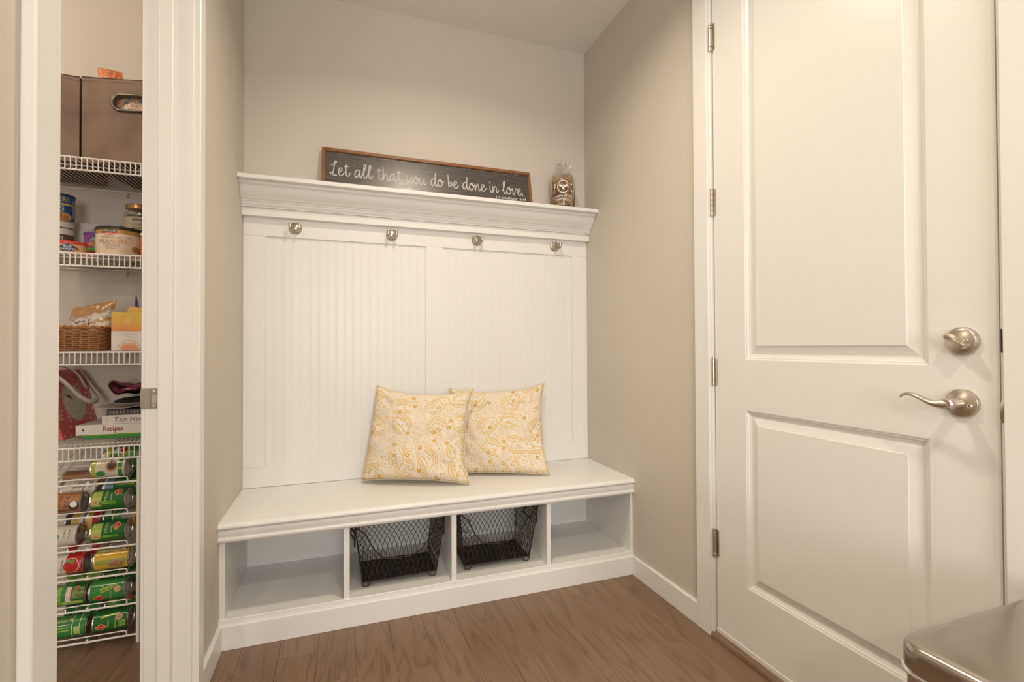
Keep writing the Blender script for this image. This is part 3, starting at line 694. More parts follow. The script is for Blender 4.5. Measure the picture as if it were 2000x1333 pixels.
    outp = math_('MULTIPLY', math_('GREATER_THAN', dd, 1.10), math_('MAXIMUM', math_('MULTIPLY', fol, zone), math_('MULTIPLY', specks, math_('SUBTRACT', 1.0, zone))))
    pat = math_('MAXIMUM', math_('MAXIMUM', rim, math_('MAXIMUM', rim2, scal)), math_('MAXIMUM', math_('MAXIMUM', rim3, core), outp))
    # bold little flowers
    v4 = vor(7.5, va.outputs[0], .85); d4 = v4.outputs['Distance']
    sepn = N(m, 'ShaderNodeSeparateColor'); L(m, v4.outputs['Color'], sepn.inputs[0])
    pick = math_('GREATER_THAN', sepn.outputs[0], .66)
    flower = math_('MULTIPLY', math_('MULTIPLY', math_('LESS_THAN', math_('ADD', d4, math_('MULTIPLY', n3.outputs['Fac'], .10)), .215), math_('GREATER_THAN', d4, .06)), pick)
    clear = math_('SUBTRACT', 1.0, math_('MULTIPLY', math_('LESS_THAN', d4, .24), pick))
    soft = math_('MULTIPLY', math_('MULTIPLY', pat, clear), .90)
    mx = N(m, 'ShaderNodeMix'); mx.data_type = 'RGBA'; mx.inputs[6].default_value = (.76, .71, .61, 1); mx.inputs[7].default_value = (.71, .47, .14, 1); L(m, soft, mx.inputs[0])
    mx2 = N(m, 'ShaderNodeMix'); mx2.data_type = 'RGBA'; mx2.inputs[7].default_value = (.66, .36, .05, 1); L(m, mx.outputs[2], mx2.inputs[6]); L(m, flower, mx2.inputs[0])
    L(m, mx2.outputs[2], bsdf(m).inputs['Base Color'])
    wv = N(m, 'ShaderNodeTexNoise'); wv.inputs['Scale'].default_value = 220; L(m, uv.outputs[0], wv.inputs['Vector'])
    bp = N(m, 'ShaderNodeBump'); bp.inputs['Strength'].default_value = .15; bp.inputs['Distance'].default_value = .001
    L(m, wv.outputs['Fac'], bp.inputs['Height']); L(m, bp.outputs[0], bsdf(m).inputs['Normal'])
    return m
PAIS = paisley()
PIPE = mat('cream_piping', (.74, .64, .48), .8)
from mathutils import noise
def pillow(name, label, c, T, seed, sag=(.2, .1, .12, .16)):
    """c = world corners bottom-left, bottom-right, top-right, top-left; sag of bottom, top.. edges"""
    BL, BR, TR, TL = [Vector(p) for p in c]
    base = (BL + BR) / 2; base.z = min(BL.z, BR.z)
    r_ = R(name, label, 'pillow', base, 'paisley cushions on the bench')
    ex = ((BR - BL) + (TR - TL)).normalized(); ey = ((TL - BL) + (TR - BR)).normalized(); n = ex.cross(ey).normalized()
    if n.y > 0: n = -n
    G = 44
    def mid(s, t):
        fb, ft, fl, fr = sag
        
        cr_ = 1 - .018 * (abs(s * t)) ** 7; s *= cr_; t *= cr_
        q = 1 - abs(s) ** 3.0; p = 1 - abs(t) ** 3.0
        t2 = t + (fb * q * ((1 - t) / 2) ** 1.5 if True else 0) - ft * q * ((1 + t) / 2) ** 1.5
        s2 = s + fl * p * ((1 - s) / 2) ** 1.5 - fr * p * ((1 + s) / 2) ** 1.5
        a, b_ = (s2 + 1) / 2, (t2 + 1) / 2
        return BL * (1 - a) * (1 - b_) + BR * a * (1 - b_) + TR * a * b_ + TL * (1 - a) * b_
    def th(s, t):
        e = max(0, (1 - s * s)) * max(0, (1 - t * t))
        k = T * (e ** .36) * (1 - .22 * t)
        nz_ = noise.noise(Vector((s * 2.2 + seed, t * 2.2, seed))) * .016 + noise.noise(Vector((s * 5 + seed, t * 5, 1))) * .006 - .010 * max(0, 1 - abs(noise.noise(Vector((s * 1.6 + seed, t * 1.6 + 3, 2)))) * 9) * abs(s)
        for cs, ct, ca, cl in ((.95, .30, 2.9, .55), (.92, -.05, 3.5, .40), (-.05, .98, -1.2, .35), (.25, .95, -1.9, .30), (.10, -.98, 1.7, .35), (-.95, .1, .3, .30), (.80, -.80, 2.4, .5), (-.8, .8, -.8, .45)):
            ds_, dt_ = s - cs, t - ct; al = ds_ * math.cos(ca) + dt_ * math.sin(ca); ac = -ds_ * math.sin(ca) + dt_ * math.cos(ca)
            if 0 < al < cl: nz_ -= .0085 * math.exp(-(ac / .045) ** 2) * (1 - al / cl) ; nz_ += .005 * math.exp(-((ac - .10) / .06) ** 2) * (1 - al / cl)
        # puckers running in from the corners
        pk = .006 * math.sin(9 * math.atan2(t - (1 if t > 0 else -1), s - (1 if s > 0 else -1))) * (abs(s * t)) ** 1.2
        return max(k + (nz_ + pk) * min(1, e * 4), .45 * k)
    me = bpy.data.meshes.new('cover'); bm = bmesh.new(); uvl = bm.loops.layers.uv.new('UVMap')
    grid = {}
    for side in (1, -1):
        for i in range(G + 1):
            for j in range(G + 1):
                s, t = -1 + 2 * i / G, -1 + 2 * j / G
                edge = i in (0, G) or j in (0, G)
                if edge and side == -1: grid[(side, i, j)] = grid[(1, i, j)]; continue
                k = th(s, t)
                p = mid(s, t) + n * (k if side == 1 else -k * .62)
                p.z = max(p.z, .4482 + (.0 if not edge else .0015)); p.y = min(p.y, 2.4225)
                grid[(side, i, j)] = bm.verts.new(p - base)
    for side in (1, -1):
        for i in range(G):
            for j in range(G):
                ids = [(i, j), (i + 1, j), (i + 1, j + 1), (i, j + 1)]
                if side == -1: ids = ids[::-1]
                f_ = bm.faces.new([grid[(side, a, b_)] for a, b_ in ids]); f_.smooth = True
                for lp, (a, b_) in zip(f_.loops, ids): lp[uvl].uv = (a / G * (1 if side == 1 else -1), b_ / G)
    bmesh.ops.recalc_face_normals(bm, faces=bm.faces); bm.to_mesh(me); bm.free(); me.materials.append(PAIS)
    o = bpy.data.objects.new('cover', me); C.objects.link(o); o.parent = r_
    loop = [mid(-1 + 2 * i / G, -1) for i in range(G)] + [mid(1, -1 + 2 * i / G) for i in range(G)] + [mid(1 - 2 * i / G, 1) for i in range(G)] + [mid(-1, 1 - 2 * i / G) for i in range(G)]
    loop = [Vector((p.x, min(p.y, 2.420), max(p.z, .4506))) for p in loop]
    P('piping', MB().tube(loop, .0026, 8, closed=True), PIPE, r_, angle=80)
    return r_
pillow('throw_pillow', 'yellow and cream paisley pillow in front, overlapping the other pillow', [(0.088, 2.345, 0.455), (0.556, 2.128, 0.45), (0.619, 2.285, 0.8768), (0.1622, 2.398, 0.8996)], .082, 1.7, (.08, .20, .05, .15))
pillow('throw_pillow', 'yellow and cream paisley pillow further right, half behind the front pillow', [(0.512, 2.335, 0.451), (0.962, 2.15, 0.45), (1.0413, 2.395, 0.8851), (0.512, 2.412, 0.8703)], .072, 5.2, (.05, .18, .10, .14))

# ================================================================== wire baskets
def make_basket():
    r_ = R('wire_basket', '', 'basket', (0, 0, 0), 'wire baskets in the bench cubbies')
    wb, db, wt, dt, z0, z1 = .150, .100, .179, .138, .020, .258
    rw = .00125
    def pt(side, u, v):
        w_ = wb + (wt - wb) * v; d_ = db + (dt - db) * v; z = z0 + (z1 - z0) * v
        q = -1 + 2 * u
        return {'front': (q * w_, -d_, z), 'back': (q * w_, d_, z), 'left': (-w_, q * d_, z), 'right': (w_, q * d_, z)}[side]
    def top(side, u):
        if side != 'front': return 1
        x = abs(u - .5) / .41
        return 1 if x >= 1.06 else (.93 if x >= 1 else .36 + .57 * x ** 3.8)
    wires = MB()
    for side, ln in (('front', .30), ('back', .30), ('left', .21), ('right', .21)):
        n = round(ln / .0205); k = .165 / ln
        for i in range(-n, 2 * n + 1):
            for s in (-1, 1):
                pts = []
                for j in range(27):
                    v = j / 26; u = (i + .5 + .12 * s) / n + s * k * v ** 2.0
                    if 0 <= u <= 1 and v <= top(side, u):
                        pts.append(pt(side, u, v))
                    elif pts: break
                if len(pts) > 1: wires.tube(pts, rw, 5)
    P('wire_mesh', wires, BRONZE, r_, kind='stuff', angle=80)
    # rim: round the back and sides, dipping along the front
    rim = [pt('front', i / 40, top('front', i / 40)) for i in range(41)]
    loop = [pt('front', 0, 1)] + [p for i, p in enumerate(rim) if .09 < i / 40 < .91] + [pt('front', 1, 1), pt('back', 1, 1), pt('back', 0, 1)]
    P('rim', MB().tube(loop, .0026, 8, closed=True), BRONZE, r_, angle=80)
    for sx in (-1, 1):
        for sy in (-1, 1):
            P('corner_wire', MB().tube([(sx * wb, sy * db, z0), (sx * wt, sy * dt, z1)], .0024, 8), BRONZE, r_)
    P('base_frame', MB().tube([(-wb, -db, z0), (wb, -db, z0), (wb, db, z0), (-wb, db, z0)], .0026, 8, closed=True), BRONZE, r_, angle=80)
    P('tray', MB().box(-wb + .002, wb - .002, -db + .002, db - .002, z0 - .001, z0 + .003), TRAY, r_, bevel=.001)
    for sx in (-1, 1):
        for sy in (-1, 1):
            x = sx * (wb - .004); y = sy * (db - .001)
            foot = [(x + sx * .002, y, z0 - .001), (x + sx * .004, y, .011)] + [(x - sx * .011 + sx * .014 * math.cos(a), y, .0105 - .0082 * math.sin(a)) for a in [i * PI / 8 for i in range(1, 8)]] + [(x - sx * .025, y, .011), (x - sx * .024, y, z0 - .001)]
            P('foot', MB().tube(foot, .0021, 8), BRONZE, r_, angle=80)
    for sx in (-1, 1):
        hd = [(sx * .176, -.047, .236), (sx * .187, -.047, .236), (sx * .194, -.047, .205), (sx * .176, -.047, .172), (sx * .176, .047, .172), (sx * .194, .047, .205), (sx * .187, .047, .236), (sx * .176, .047, .236)]
        P('handle', MB().tube(hd, .0028, 8), BRONZE, r_, angle=80)
    P('clip', MB().box(-.1835, -.1765, -.120, -.108, .175, .245), BRONZE, r_, bevel=.002)
    P('clip', MB().box(.1765, .1835, -.120, -.108, .175, .245), BRONZE, r_, bevel=.002)
    return r_
bk = make_basket()
place(bk, (.2335, 2.1570, .1026), (0, 0, math.radians(0.5))); bk['label'] = 'bronze wire basket in the second cubby from the left'
b2 = copy_tree(bk); place(b2, (.6590, 2.1580, .1026), (0, 0, math.radians(-.6))); b2['label'] = 'bronze wire basket in the third cubby, right of the other wire basket'

# ================================================================== trash can by the door
def rrect(x0, x1, y0, y1, r, n=10):
    out = []
    for cx, cy, a0 in ((x1 - r, y1 - r, 0), (x0 + r, y1 - r, PI / 2), (x0 + r, y0 + r, PI), (x1 - r, y0 + r, 1.5 * PI)):
        out += [(cx + r * math.cos(a0 + i * PI / 2 / n), cy + r * math.sin(a0 + i * PI / 2 / n)) for i in range(n + 1)]
    return out
def stack(levels):
    """closed body from stacked rounded rectangles: (inset, z)"""
    m = MB(); vs = []; fs = []; k = None
    for ins, z, r in levels:
        ring_ = rrect(TX0 + ins, TX1 - ins, TY0 + ins, TY1 - ins, max(r - ins, .004)); k = len(ring_)
        vs += [(x, y, z) for x, y in ring_]
    for i in range(len(levels) - 1):
        for j in range(k): fs.append((i * k + j, i * k + (j + 1) % k, (i + 1) * k + (j + 1) % k, (i + 1) * k + j))
    fs += [tuple(range(k))[::-1], tuple((len(levels) - 1) * k + j for j in range(k))]
    return m.add(vs, fs)
TX0, TX1, TY0, TY1 = .8145, 1.272, .195, .5235
LIDM = mat('lid_steel', (.44, .40, .355), .22, 1, bump=(3.2, .10, .02))
tc_ = R('trash_can', 'rectangular stainless steel trash can with rounded lid in the lower right corner', 'trash can', (1.03, .36, 0))
P('lid', stack([(.004, .5785, .04), (.0005, .5790, .04), (0, .581, .04), (0, .6060, .04), (.0014, .6115, .04), (.0045, .6155, .04), (.0100, .6178, .04), (.018, .6188, .04), (.06, .6194, .06), (.11, .6196, .1)]), LIDM, tc_, angle=50)
P('rim_band', stack([(-.0015, .5725, .04), (-.0030, .5740, .04), (-.0030, .5765, .04), (-.0010, .5782, .04)]), CHROME, tc_, angle=60)
P('body', stack([(.004, .012, .04), (.004, .5722, .04)]), STEEL, tc_, angle=50)
P('base_ring', stack([(.001, .0005, .04), (.001, .0118, .04)]), mat('black_plastic', (.02, .02, .02), .5), tc_, angle=50)
P('pedal', MB().box(TX0 + .16, TX1 - .16, TY0 - .045, TY0 + .01, .012, .020), STEEL, tc_, bevel=.003)
# ================================================================== pantry: wire shelves
_km = {}
def K(c, rough=.45, metal=0, name='print'):
    k = (tuple(round(v, 3) for v in c), rough, metal, name)
    if k not in _km: _km[k] = mat(name, c, rough, metal)
    return _km[k]
SX0, SX1, YS, YW = -1.30, -.5205, 2.050, 2.440
def make_shelf():
    r_ = R('wire_shelf', '', 'shelf', (0, 0, 0), 'white wire shelves of the pantry')
    n = int((SX1 - SX0) / .0154)
    dk = MB(); lw = MB()
    for i in range(n):
        x = SX1 - .006 - i * .0154
        dk.tube([(x, YS + .0035, .0022), (x, YW, .0022)], .00165, 6)
        lw.tube([(x, YS - .0018, .001), (x, YS - .0018, -.0435)], .00185, 6)
    P('deck_wires', dk, WIREW, r_, kind='stuff'); P('lip_wires', lw, WIREW, r_, kind='stuff')
    P('lip_rail', MB().tube([(SX0, YS + .001, -.0005), (SX1, YS + .001, -.0005)], .0030, 8), WIREW, r_)
    P('lip_rail', MB().tube([(SX0, YS + .001, -.0430), (SX1, YS + .001, -.0430)], .0032, 8), WIREW, r_)
    P('support_wire', MB().tube([(SX0, 2.135, -.0022), (SX1, 2.135, -.0022)], .0026, 8), WIREW, r_)
    P('support_wire', MB().tube([(SX0, YW, -.0022), (SX1, YW, -.0022)], .0030, 8), WIREW, r_)
    P('wall_clip', MB().box(-.846, -.836, YW - .004, 2.4468, -.016, .006).lathe([(0, 2.434), (.004, 2.434), (.0045, 2.4468)], 12, (-.841, 0, -.022), 'Y'), K((.55, .53, .50), .35, 0, 'grey_plastic'), r_, label='small grey wall clip under the back wire')
    return r_
D1, D2, D3, D4 = 1.7290, 1.4000, 1.0605, .7340
sh = make_shelf()
for i, (z, lab) in enumerate(((D1, 'topmost white wire shelf, carrying the brown fabric bins'), (D2, 'white wire shelf carrying the nut cans and the glass jar'),
                              (D3, 'white wire shelf carrying the wicker basket'), (D4, 'lowest white wire shelf, carrying the recipe binder'))):
    o = sh if i == 0 else copy_tree(sh)
    o.location = (0, 0, z); o['label'] = lab
Z1_, Z2_, Z3_, Z4_ = D1 + .0045, D2 + .0045, D3 + .0045, D4 + .0045

# ------------------------------------------------------------------ top shelf: fabric bins
BROWN = mat('brown_bin_fabric', (.155, .098, .072), .62, bump=(420, .35, .001), var=((.205, .137, .104), 9))
BROWND = mat('brown_bin_binding', (.120, .078, .058), .7)
BRINS = mat('bin_lining', (.10, .07, .055), .9)
BUCKLE = mat('gunmetal_grommet', (.16, .14, .12), .3, .8)
def fabric_bin(name, label, wd, dp, ht, handle=None):
    r_ = R(name, label, 'storage bin', (0, 0, 0), 'brown fabric bins on the top shelf')
    t = .004
    m = MB()
    if handle:
        hx, hz, a, c = handle
        bm = bmesh.new(); NN = 40
        iv = [bm.verts.new((hx + (a - c) * (1 if math.cos(2 * PI * k / NN) > 0 else -1) + c * math.cos(2 * PI * k / NN), 0, hz + c * math.sin(2 * PI * k / NN))) for k in range(NN)]
        oc = [(0, 0), (wd, 0), (wd, ht), (0, ht)]; ov_ = []
        for (x0_, z0_), (x1_, z1_) in zip(oc, oc[1:] + oc[:1]):
            ov_ += [bm.verts.new((x0_ + (x1_ - x0_) * k / 8, 0, z0_ + (z1_ - z0_) * k / 8)) for k in range(8)]
        ed = [bm.edges.new((p, q)) for lst in (iv, ov_) for p, q in zip(lst, lst[1:] + lst[:1])]
        bmesh.ops.triangle_fill(bm, use_beauty=True, use_dissolve=False, edges=ed); bm.verts.index_update()
        m.add([tuple(v.co) for v in bm.verts], [tuple(v.index for v in f_.verts) for f_ in bm.faces]); bm.free()
        P('front_panel', m, BROWN, r_, smooth=False)
        loop = []
        for k in range(40):
            g = 2 * PI * k / 40
            loop.append((hx + (a - c) * (1 if math.cos(g) > 0 else -1) + c * math.cos(g), -.001, hz + c * math.sin(g)))
        P('grommet', MB().tube(loop, .0068, 10, closed=True, flat=.8), BUCKLE, r_, label='dark metal oval handle grommet', angle=80)
    else:
        # soft front with a slight sag
        vs = []; fs = []; G = 12
        for j in range(G + 1):
            for i in range(G + 1):
                u, v = i / G, j / G
                vs.append((u * wd, -.006 * math.sin(u * PI) * math.sin(v * PI), v * ht))
        for j in range(G):
            for i in range(G): fs.append((j * (G + 1) + i, j * (G + 1) + i + 1, (j + 1) * (G + 1) + i + 1, (j + 1) * (G + 1) + i))
        P('front_panel', m.add(vs, fs), BROWN, r_)
    P('side_panel', MB().box(0, t, .0005, dp, 0, ht), BROWN, r_, bevel=.001); P('side_panel', MB().box(wd - t, wd, .0005, dp, 0, ht), BROWN, r_, bevel=.001)
    P('back_panel', MB().box(t, wd - t, dp - t, dp, 0, ht), BROWN, r_)
    P('bottom_panel', MB().box(t, wd - t, .001, dp - t, 0, t), BRINS, r_)
    P('rim_binding', MB().tube([(.001, 0, ht), (wd - .001, 0, ht), (wd - .001, dp, ht), (.001, dp, ht)], .0030, 8, closed=True), BROWND, r_, angle=80)
    st = MB()
    for k in range(int(wd / .004)):
        st.box(k * .004 + .001, k * .004 + .0034, -.0012 - (.0 if handle else .0008), .0, ht - .0125, ht - .0117)
    P('stitching', st, K((.26, .19, .15), .8, 0, 'thread'), r_, smooth=False, kind='stuff')
    return r_
bn = fabric_bin('fabric_bin', 'brown fabric bin with oval metal handle on the top shelf, paper package on top', .262, .300, .302, (.162, .2175, .062, .0285))
place(bn, (-.8620, 2.1130, Z1_), (0, 0, math.radians(-12)))
bn1 = fabric_bin('fabric_bin', 'brown fabric bin at the left end of the top shelf, beside the handled bin', .235, .290, .302)
place(bn1, (-1.1050, 2.098, Z1_), (0, 0, math.radians(5)))
# bright printed papers
def print_mat(name, cols, scale, rough=.4, dist=1.5):
    m = mat(name, cols[0], rough); tc = N(m, 'ShaderNodeTexCoord')
    n = N(m, 'ShaderNodeTexNoise'); n.inputs['Scale'].default_value = scale; n.inputs['Detail'].default_value = 1.5; n.inputs['Distortion'].default_value = dist
    L(m, tc.outputs['Object'], n.inputs['Vector'])
    k = len(cols); r = ramp(m, [(.30 + .40 * i / k, c) for i, c in enumerate(cols)], n.outputs['Fac'], 'CONSTANT'); L(m, r.outputs[0], bsdf(m).inputs['Base Color']); return m
MULTI = print_mat('multicolour_print', [(.08, .13, .24), (.58, .40, .22), (.22, .27, .30), (.62, .44, .26), (.55, .12, .07), (.66, .50, .30), (.12, .17, .28)], 42)
ORNG = print_mat('orange_print', [(.60, .15, .04), (.66, .30, .10), (.60, .08, .05), (.70, .42, .20), (.25, .25, .22)], 26)
def crumple(name, label, cat, corners, thick, m, seed=0, G=10, group=None, amp=.006):
    """a puffed, slightly crumpled packet between four corner points"""
    a, b_, c, d = [Vector(p) for p in corners]; n = (b_ - a).cross(d - a).normalized(); mb = MB(); vs = []; fs = []
    for side in (1, -1):
        for j in range(G + 1):
            for i in range(G + 1):
                u, v = i / G, j / G
                p = a * (1 - u) * (1 - v) + b_ * u * (1 - v) + c * u * v + d * (1 - u) * v
                e = (4 * u * (1 - u)) ** .5 * (4 * v * (1 - v)) ** .5
                p = p + n * (side * (.0008 + thick * e + amp * noise.noise(p * 38 + Vector((seed, side, 0))) * min(1, e * 2)))
                vs.append(p)
    q = (G + 1) ** 2
    for s in (0, 1):
        for j in range(G):
            for i in range(G):
                fs.append((s * q + j * (G + 1) + i, s * q + j * (G + 1) + i + 1, s * q + (j + 1) * (G + 1) + i + 1, s * q + (j + 1) * (G + 1) + i))
    def eidx(i, j): return j * (G + 1) + i
    bl = [eidx(i, 0) for i in range(G)] + [eidx(G, j) for j in range(G)] + [eidx(i, G) for i in range(G, 0, -1)] + [eidx(0, j) for j in range(G, 0, -1)]
    for x, y in zip(bl, bl[1:] + bl[:1]): fs.append((x, y, q + y, q + x))
    o = P(name, mb.add(vs, fs), m); return tag(o, label, cat, group) if label else o
crumple('gift_wrap', 'multicoloured patterned paper seen through the oval handle of the fabric bin', 'wrapping paper', [(-.800, 2.118, Z1_ + .12), (-.630, 2.084, Z1_ + .12), (-.630, 2.094, Z1_ + .285), (-.800, 2.128, Z1_ + .285)], .006, MULTI, 3)
crumple('snack_packet', 'orange and red printed packet poking out of the fabric bin', 'packet', [(-.812, 2.178, Z1_ + .20), (-.756, 2.182, Z1_ + .20), (-.772, 2.192, 2.110), (-.848, 2.182, 2.114)], .014, ORNG, 8, amp=.012)
for i, (xb, xt, zt_) in enumerate(((-.6400, -.8560, 2.1720), (-.7010, -.8445, 2.1735))):
    o = P('wooden_skewer', MB().tube([(xb, 2.256 + .030 * i, 1.752), (xt, 2.250 + .022 * i, zt_)], [.0014, .0009], 6), K((.62, .48, .28), .6, 0, 'bamboo'))
    tag(o, ('pale wooden skewer leaning left above the fabric bin', 'pale upright wooden skewer, right one of the two above the bin')[i], 'skewer', 'skewers in the fabric bin')

# ------------------------------------------------------------------ second shelf: cans and jar
def print_on(parent, items, fn, name='print'):
    """items: (shape, material, dx, dy); one mesh per material"""
    by = {}
    for sp_, m, dx, dy in items: by.setdefault(m.name, (m, []))[1].append((sp_, dx, dy))
    for lvl, (k, (m, lst)) in enumerate(by.items()):
        mb = MB()
        for sp_, dx, dy in lst: wrapmb(sp_, lambda x, y: fn(x, y, .00022 * lvl), dx, dy, mb=mb, step=.009)
        P(name, mb, m, parent, smooth=False, fix=False)
def tin_upright(name, label, cat, x, y, z, r, h, bands, lid=None, rim=True, items=(), phi=.25, bodymat=None, group=None):
    r_ = R(name, label, cat, (x, y, z), group)
    mb = MB(); ms = []; z0 = .002
    for f0, f1, m in bands:
        mb.lathe([(r, z + h * f0), (r, z + h * f1)], 40, (x, y, 0), 'Z', mi=len(ms)); ms.append(m)
    # remove the caps lathe adds by keeping only the quads
    keep = [i for i, f_ in enumerate(mb.f) if len(f_) == 4]; mb.f = [mb.f[i] for i in keep]; mb.m = [mb.m[i] for i in keep]
    lb = P('label', mb, ms, r_, fix=False)
    P('shell', MB().lathe([(0, z), (r + .0008, z), (r + .0012, z + .003), (r - .0005, z + .0045), (r - .0006, z + h - .003), (r + .0010, z + h - .002), (r + .0010, z + h), (0, z + h)], 40, (x, y, 0)), TIN if rim is True else rim, r_)
    if lid:
        lm, lh, lr = lid
        P('lid', MB().lathe([(r + .0012, z + h - .004), (r + lr, z + h - .004), (r + lr, z + h + lh - .0015), (r + lr - .0015, z + h + lh), (r - .004, z + h + lh), (r - .006, z + h + lh - .0015), (0, z + h + lh - .0015)], 40, (x, y, 0)), lm, r_)
    if items: print_on(lb, items, on_cyl(x, y, r, phi, z))
    return r_
CREAM = K((.66, .52, .36), .4, 0, 'cream_label'); GOLD = K((.46, .25, .06), .35, .2, 'gold_ink'); BLK = K((.02, .018, .016), .45, 0, 'black_plastic_lid')
INK = K((.05, .04, .035), .5, 0, 'dark_ink'); RED = K((.55, .03, .03), .4, 0, 'red_print'); WHT = K((.80, .77, .72), .45, 0, 'white_print'); NAVY = K((.03, .045, .13), .4, 0, 'navy_print')
BLUE = K((.02, .08, .24), .35, 0, 'blue_label'); YEL = K((.78, .50, .06), .4, 0, 'yellow_print')
NUTS = mat('nut_print', (.60, .42, .22), .5, var=((.30, .17, .07), 150)); NUTS2 = mat('peanut_print', (.50, .25, .10), .5, var=((.25, .10, .04), 160))
PEW = mat('pearl_label', (.66, .54, .42), .42)
# big peanut canister
T = text2d
tin_upright('peanut_canister', 'large cream and gold peanut canister with black lid, red and black badge', 'canister', -.7700, 2.1760, Z2_, .0700, .1010,
    [(.03, .30, CREAM), (.30, .78, PEW), (.78, .80, WHT), (.80, .97, GOLD)], (BLK, .0070, .0022), items=[
    (rect2d(.046, .0090), K((.03, .02, .02), .5, 0, 'badge_black'), -.020, .0905), (rect2d(.046, .0054), RED, -.020, .0832), (T('KIRKLAND', w=.041, h=.0066), WHT, -.020, .0905), (T('Signature', w=.020, h=.0030), WHT, -.020, .0838),
    (T('SUPER', w=.028, h=.0050), GOLD, -.020, .0745), (T('EXTRA-LARGE', w=.060, h=.0056), GOLD, -.016, .0665), (T('PEANUTS', w=.084, h=.0140), GOLD, -.010, .0530),
    (T('ROASTED & SALTED', w=.052, h=.0026), INK, -.014, .0420), (T('PACKED FRESH FOR YOU', w=.052, h=.0026), INK, -.014, .0375), (T('EXTRA CRUNCHY', w=.036, h=.0022), INK, -.014, .0330), (T('NET WT 40 OZ', w=.030, h=.0024), INK, -.012, .0270),
    (ring2d(.0048, .0048, .0008, 20), INK, .038, .0690), (rect2d(.030, .055), K((.72, .60, .44), .4, 0, 'cream_panel'), .066, .045), (ellipse2d(.014, .011), NUTS2, .060, .0300), (ellipse2d(.010, .012), NUTS2, .076, .0260)], phi=.16)
# small almond can with red rim
DIA = poly2d([(-.036, 0), (0, .021), (.036, 0), (0, -.021)]); DIA2 = poly2d([(-.031, 0), (0, .018), (.031, 0), (0, -.018)])
tin_upright('almond_can', 'short tan almond can with red lid and navy diamond badge', 'can', -.9150, 2.1620, Z2_, .0475, .0420, [(.03, .97, K((.62, .42, .19), .4, 0, 'tan_label'))], (K((.60, .05, .045), .35, 0, 'red_lid'), .0065, .0020),
    items=[(DIA, K((.62, .20, .05), .4, 0, 'orange_print'), -.002, .022), (DIA2, NAVY, -.002, .022), (T('BLUE', w=.023, h=.0085), WHT, -.002, .0295), (T('DIAMOND', w=.046, h=.0080), WHT, -.002, .0195), (T('ALMONDS', w=.024, h=.0045), WHT, -.002, .0105)], phi=.32)
# purple can on a red one
tin_upright('almond_can', 'red almond can with green lid, beneath the purple can', 'can', -.8745, 2.2830, Z2_, .0450, .0400, [(.03, .97, K((.50, .03, .04), .4, 0, 'red_label'))], (K((.06, .40, .06), .35, 0, 'green_lid'), .0065, .0018),
    items=[(poly2d([(-.024, 0), (0, .014), (.024, 0), (0, -.014)]), NAVY, .004, .018), (T('BLUE', w=.016, h=.006), WHT, .004, .020)], phi=.2)
tin_upright('almond_can', 'purple almond can stacked on the red can with the green lid', 'can', -.8745, 2.2830, Z2_ + .0468, .0450, .0560, [(.03, .34, K((.30, .06, .12), .4, 0, 'plum_label')), (.34, .97, K((.24, .05, .20), .4, 0, 'purple_label'))], (K((.10, .05, .24), .35, 0, 'violet_lid'), .0060, .0018),
    items=[(poly2d([(-.026, 0), (0, .016), (.026, 0), (0, -.016)]), NAVY, -.002, .034), (T('BLUE', w=.016, h=.007), WHT, -.002, .0385), (T('DIAMOND', w=.034, h=.006), WHT, -.002, .0310), (ellipse2d(.016, .009), NUTS2, -.010, .0160), (T('Hint of Salt', w=.026, h=.005), WHT, .002, .0085)], phi=.12)
# protein tub and the cashew can on it
tin_upright('drink_tub', 'white and brown tub marked FUEL, under the blue cashew can', 'tub', -1.0180, 2.3280, Z2_, .0450, .1520, [(.02, .68, K((.12, .06, .05), .45, 0, 'brown_label')), (.68, .83, K((.60, .56, .52), .45, 0, 'pale_label')), (.83, .855, INK), (.855, .99, K((.62, .58, .54), .45, 0, 'pale_lid'))], None, rim=K((.62, .58, .54), .45, 0, 'pale_lid'),
    items=[(T('FUEL', w=.034, h=.0165), WHT, -.004, .0860), (T('KETO', w=.022, h=.0055), INK, -.012, .1120)], phi=.46)
tin_upright('cashew_can', 'tall blue cashew can with dark lid and yellow lettering, on the white tub', 'can', -1.0180, 2.3280, Z2_ + .1524, .0460, .1000, [(.02, .62, BLUE), (.62, .68, YEL), (.68, .97, BLUE)], (K((.03, .04, .09), .4, 0, 'navy_lid'), .0055, .0018),
    items=[(T('PLANTERS', w=.100, h=.0190), YEL, -.0230, .0835), (T('CASHEWS', w=.074, h=.0135), WHT, -.0270, .0530), (T('HALVES & PIECES', w=.056, h=.0060), WHT, -.018, .0400), (ellipse2d(.034, .017, 24, 4), NUTS, .002, .0180), (ellipse2d(.018, .014, 20, 3), NUTS2, .008, .0120), (rect2d(.007, .070), K((.28, .30, .36), .4, 0, 'grey_print'), .042, .050)], phi=.50)
# white carton behind
bx = R('snack_carton', 'white carton with thin line drawings standing behind the cans', 'carton', (-.92, 2.41, Z2_))
cb = P('panel', MB().box(-1.010, -.8440, 2.3850, 2.4320, Z2_, Z2_ + .170), K((.60, .55, .52), .5, 0, 'white_card'), bx, bevel=.0015)
m = MB(); rs_ = random.Random(11)
for k, (x, z, s) in enumerate(((-.930, 1.548, .007), (-.914, 1.556, .006), (-.898, 1.545, .006), (-.936, 1.478, .012), (-.944, 1.470, .010))):
    for q in range(4):
        g = q * PI / 4 + k; flat(rect2d(s * 2, .0009, 1, 1), (x, 2.3845, z), (math.cos(g), 0, math.sin(g)), (-math.sin(g), 0, math.cos(g)), mb=m)
    flat(ring2d(s, s, .0009, 18), (x, 2.3845, z), (1, 0, 0), (0, 0, 1), mb=m)
P('line_drawing', m, INK, cb, smooth=False)
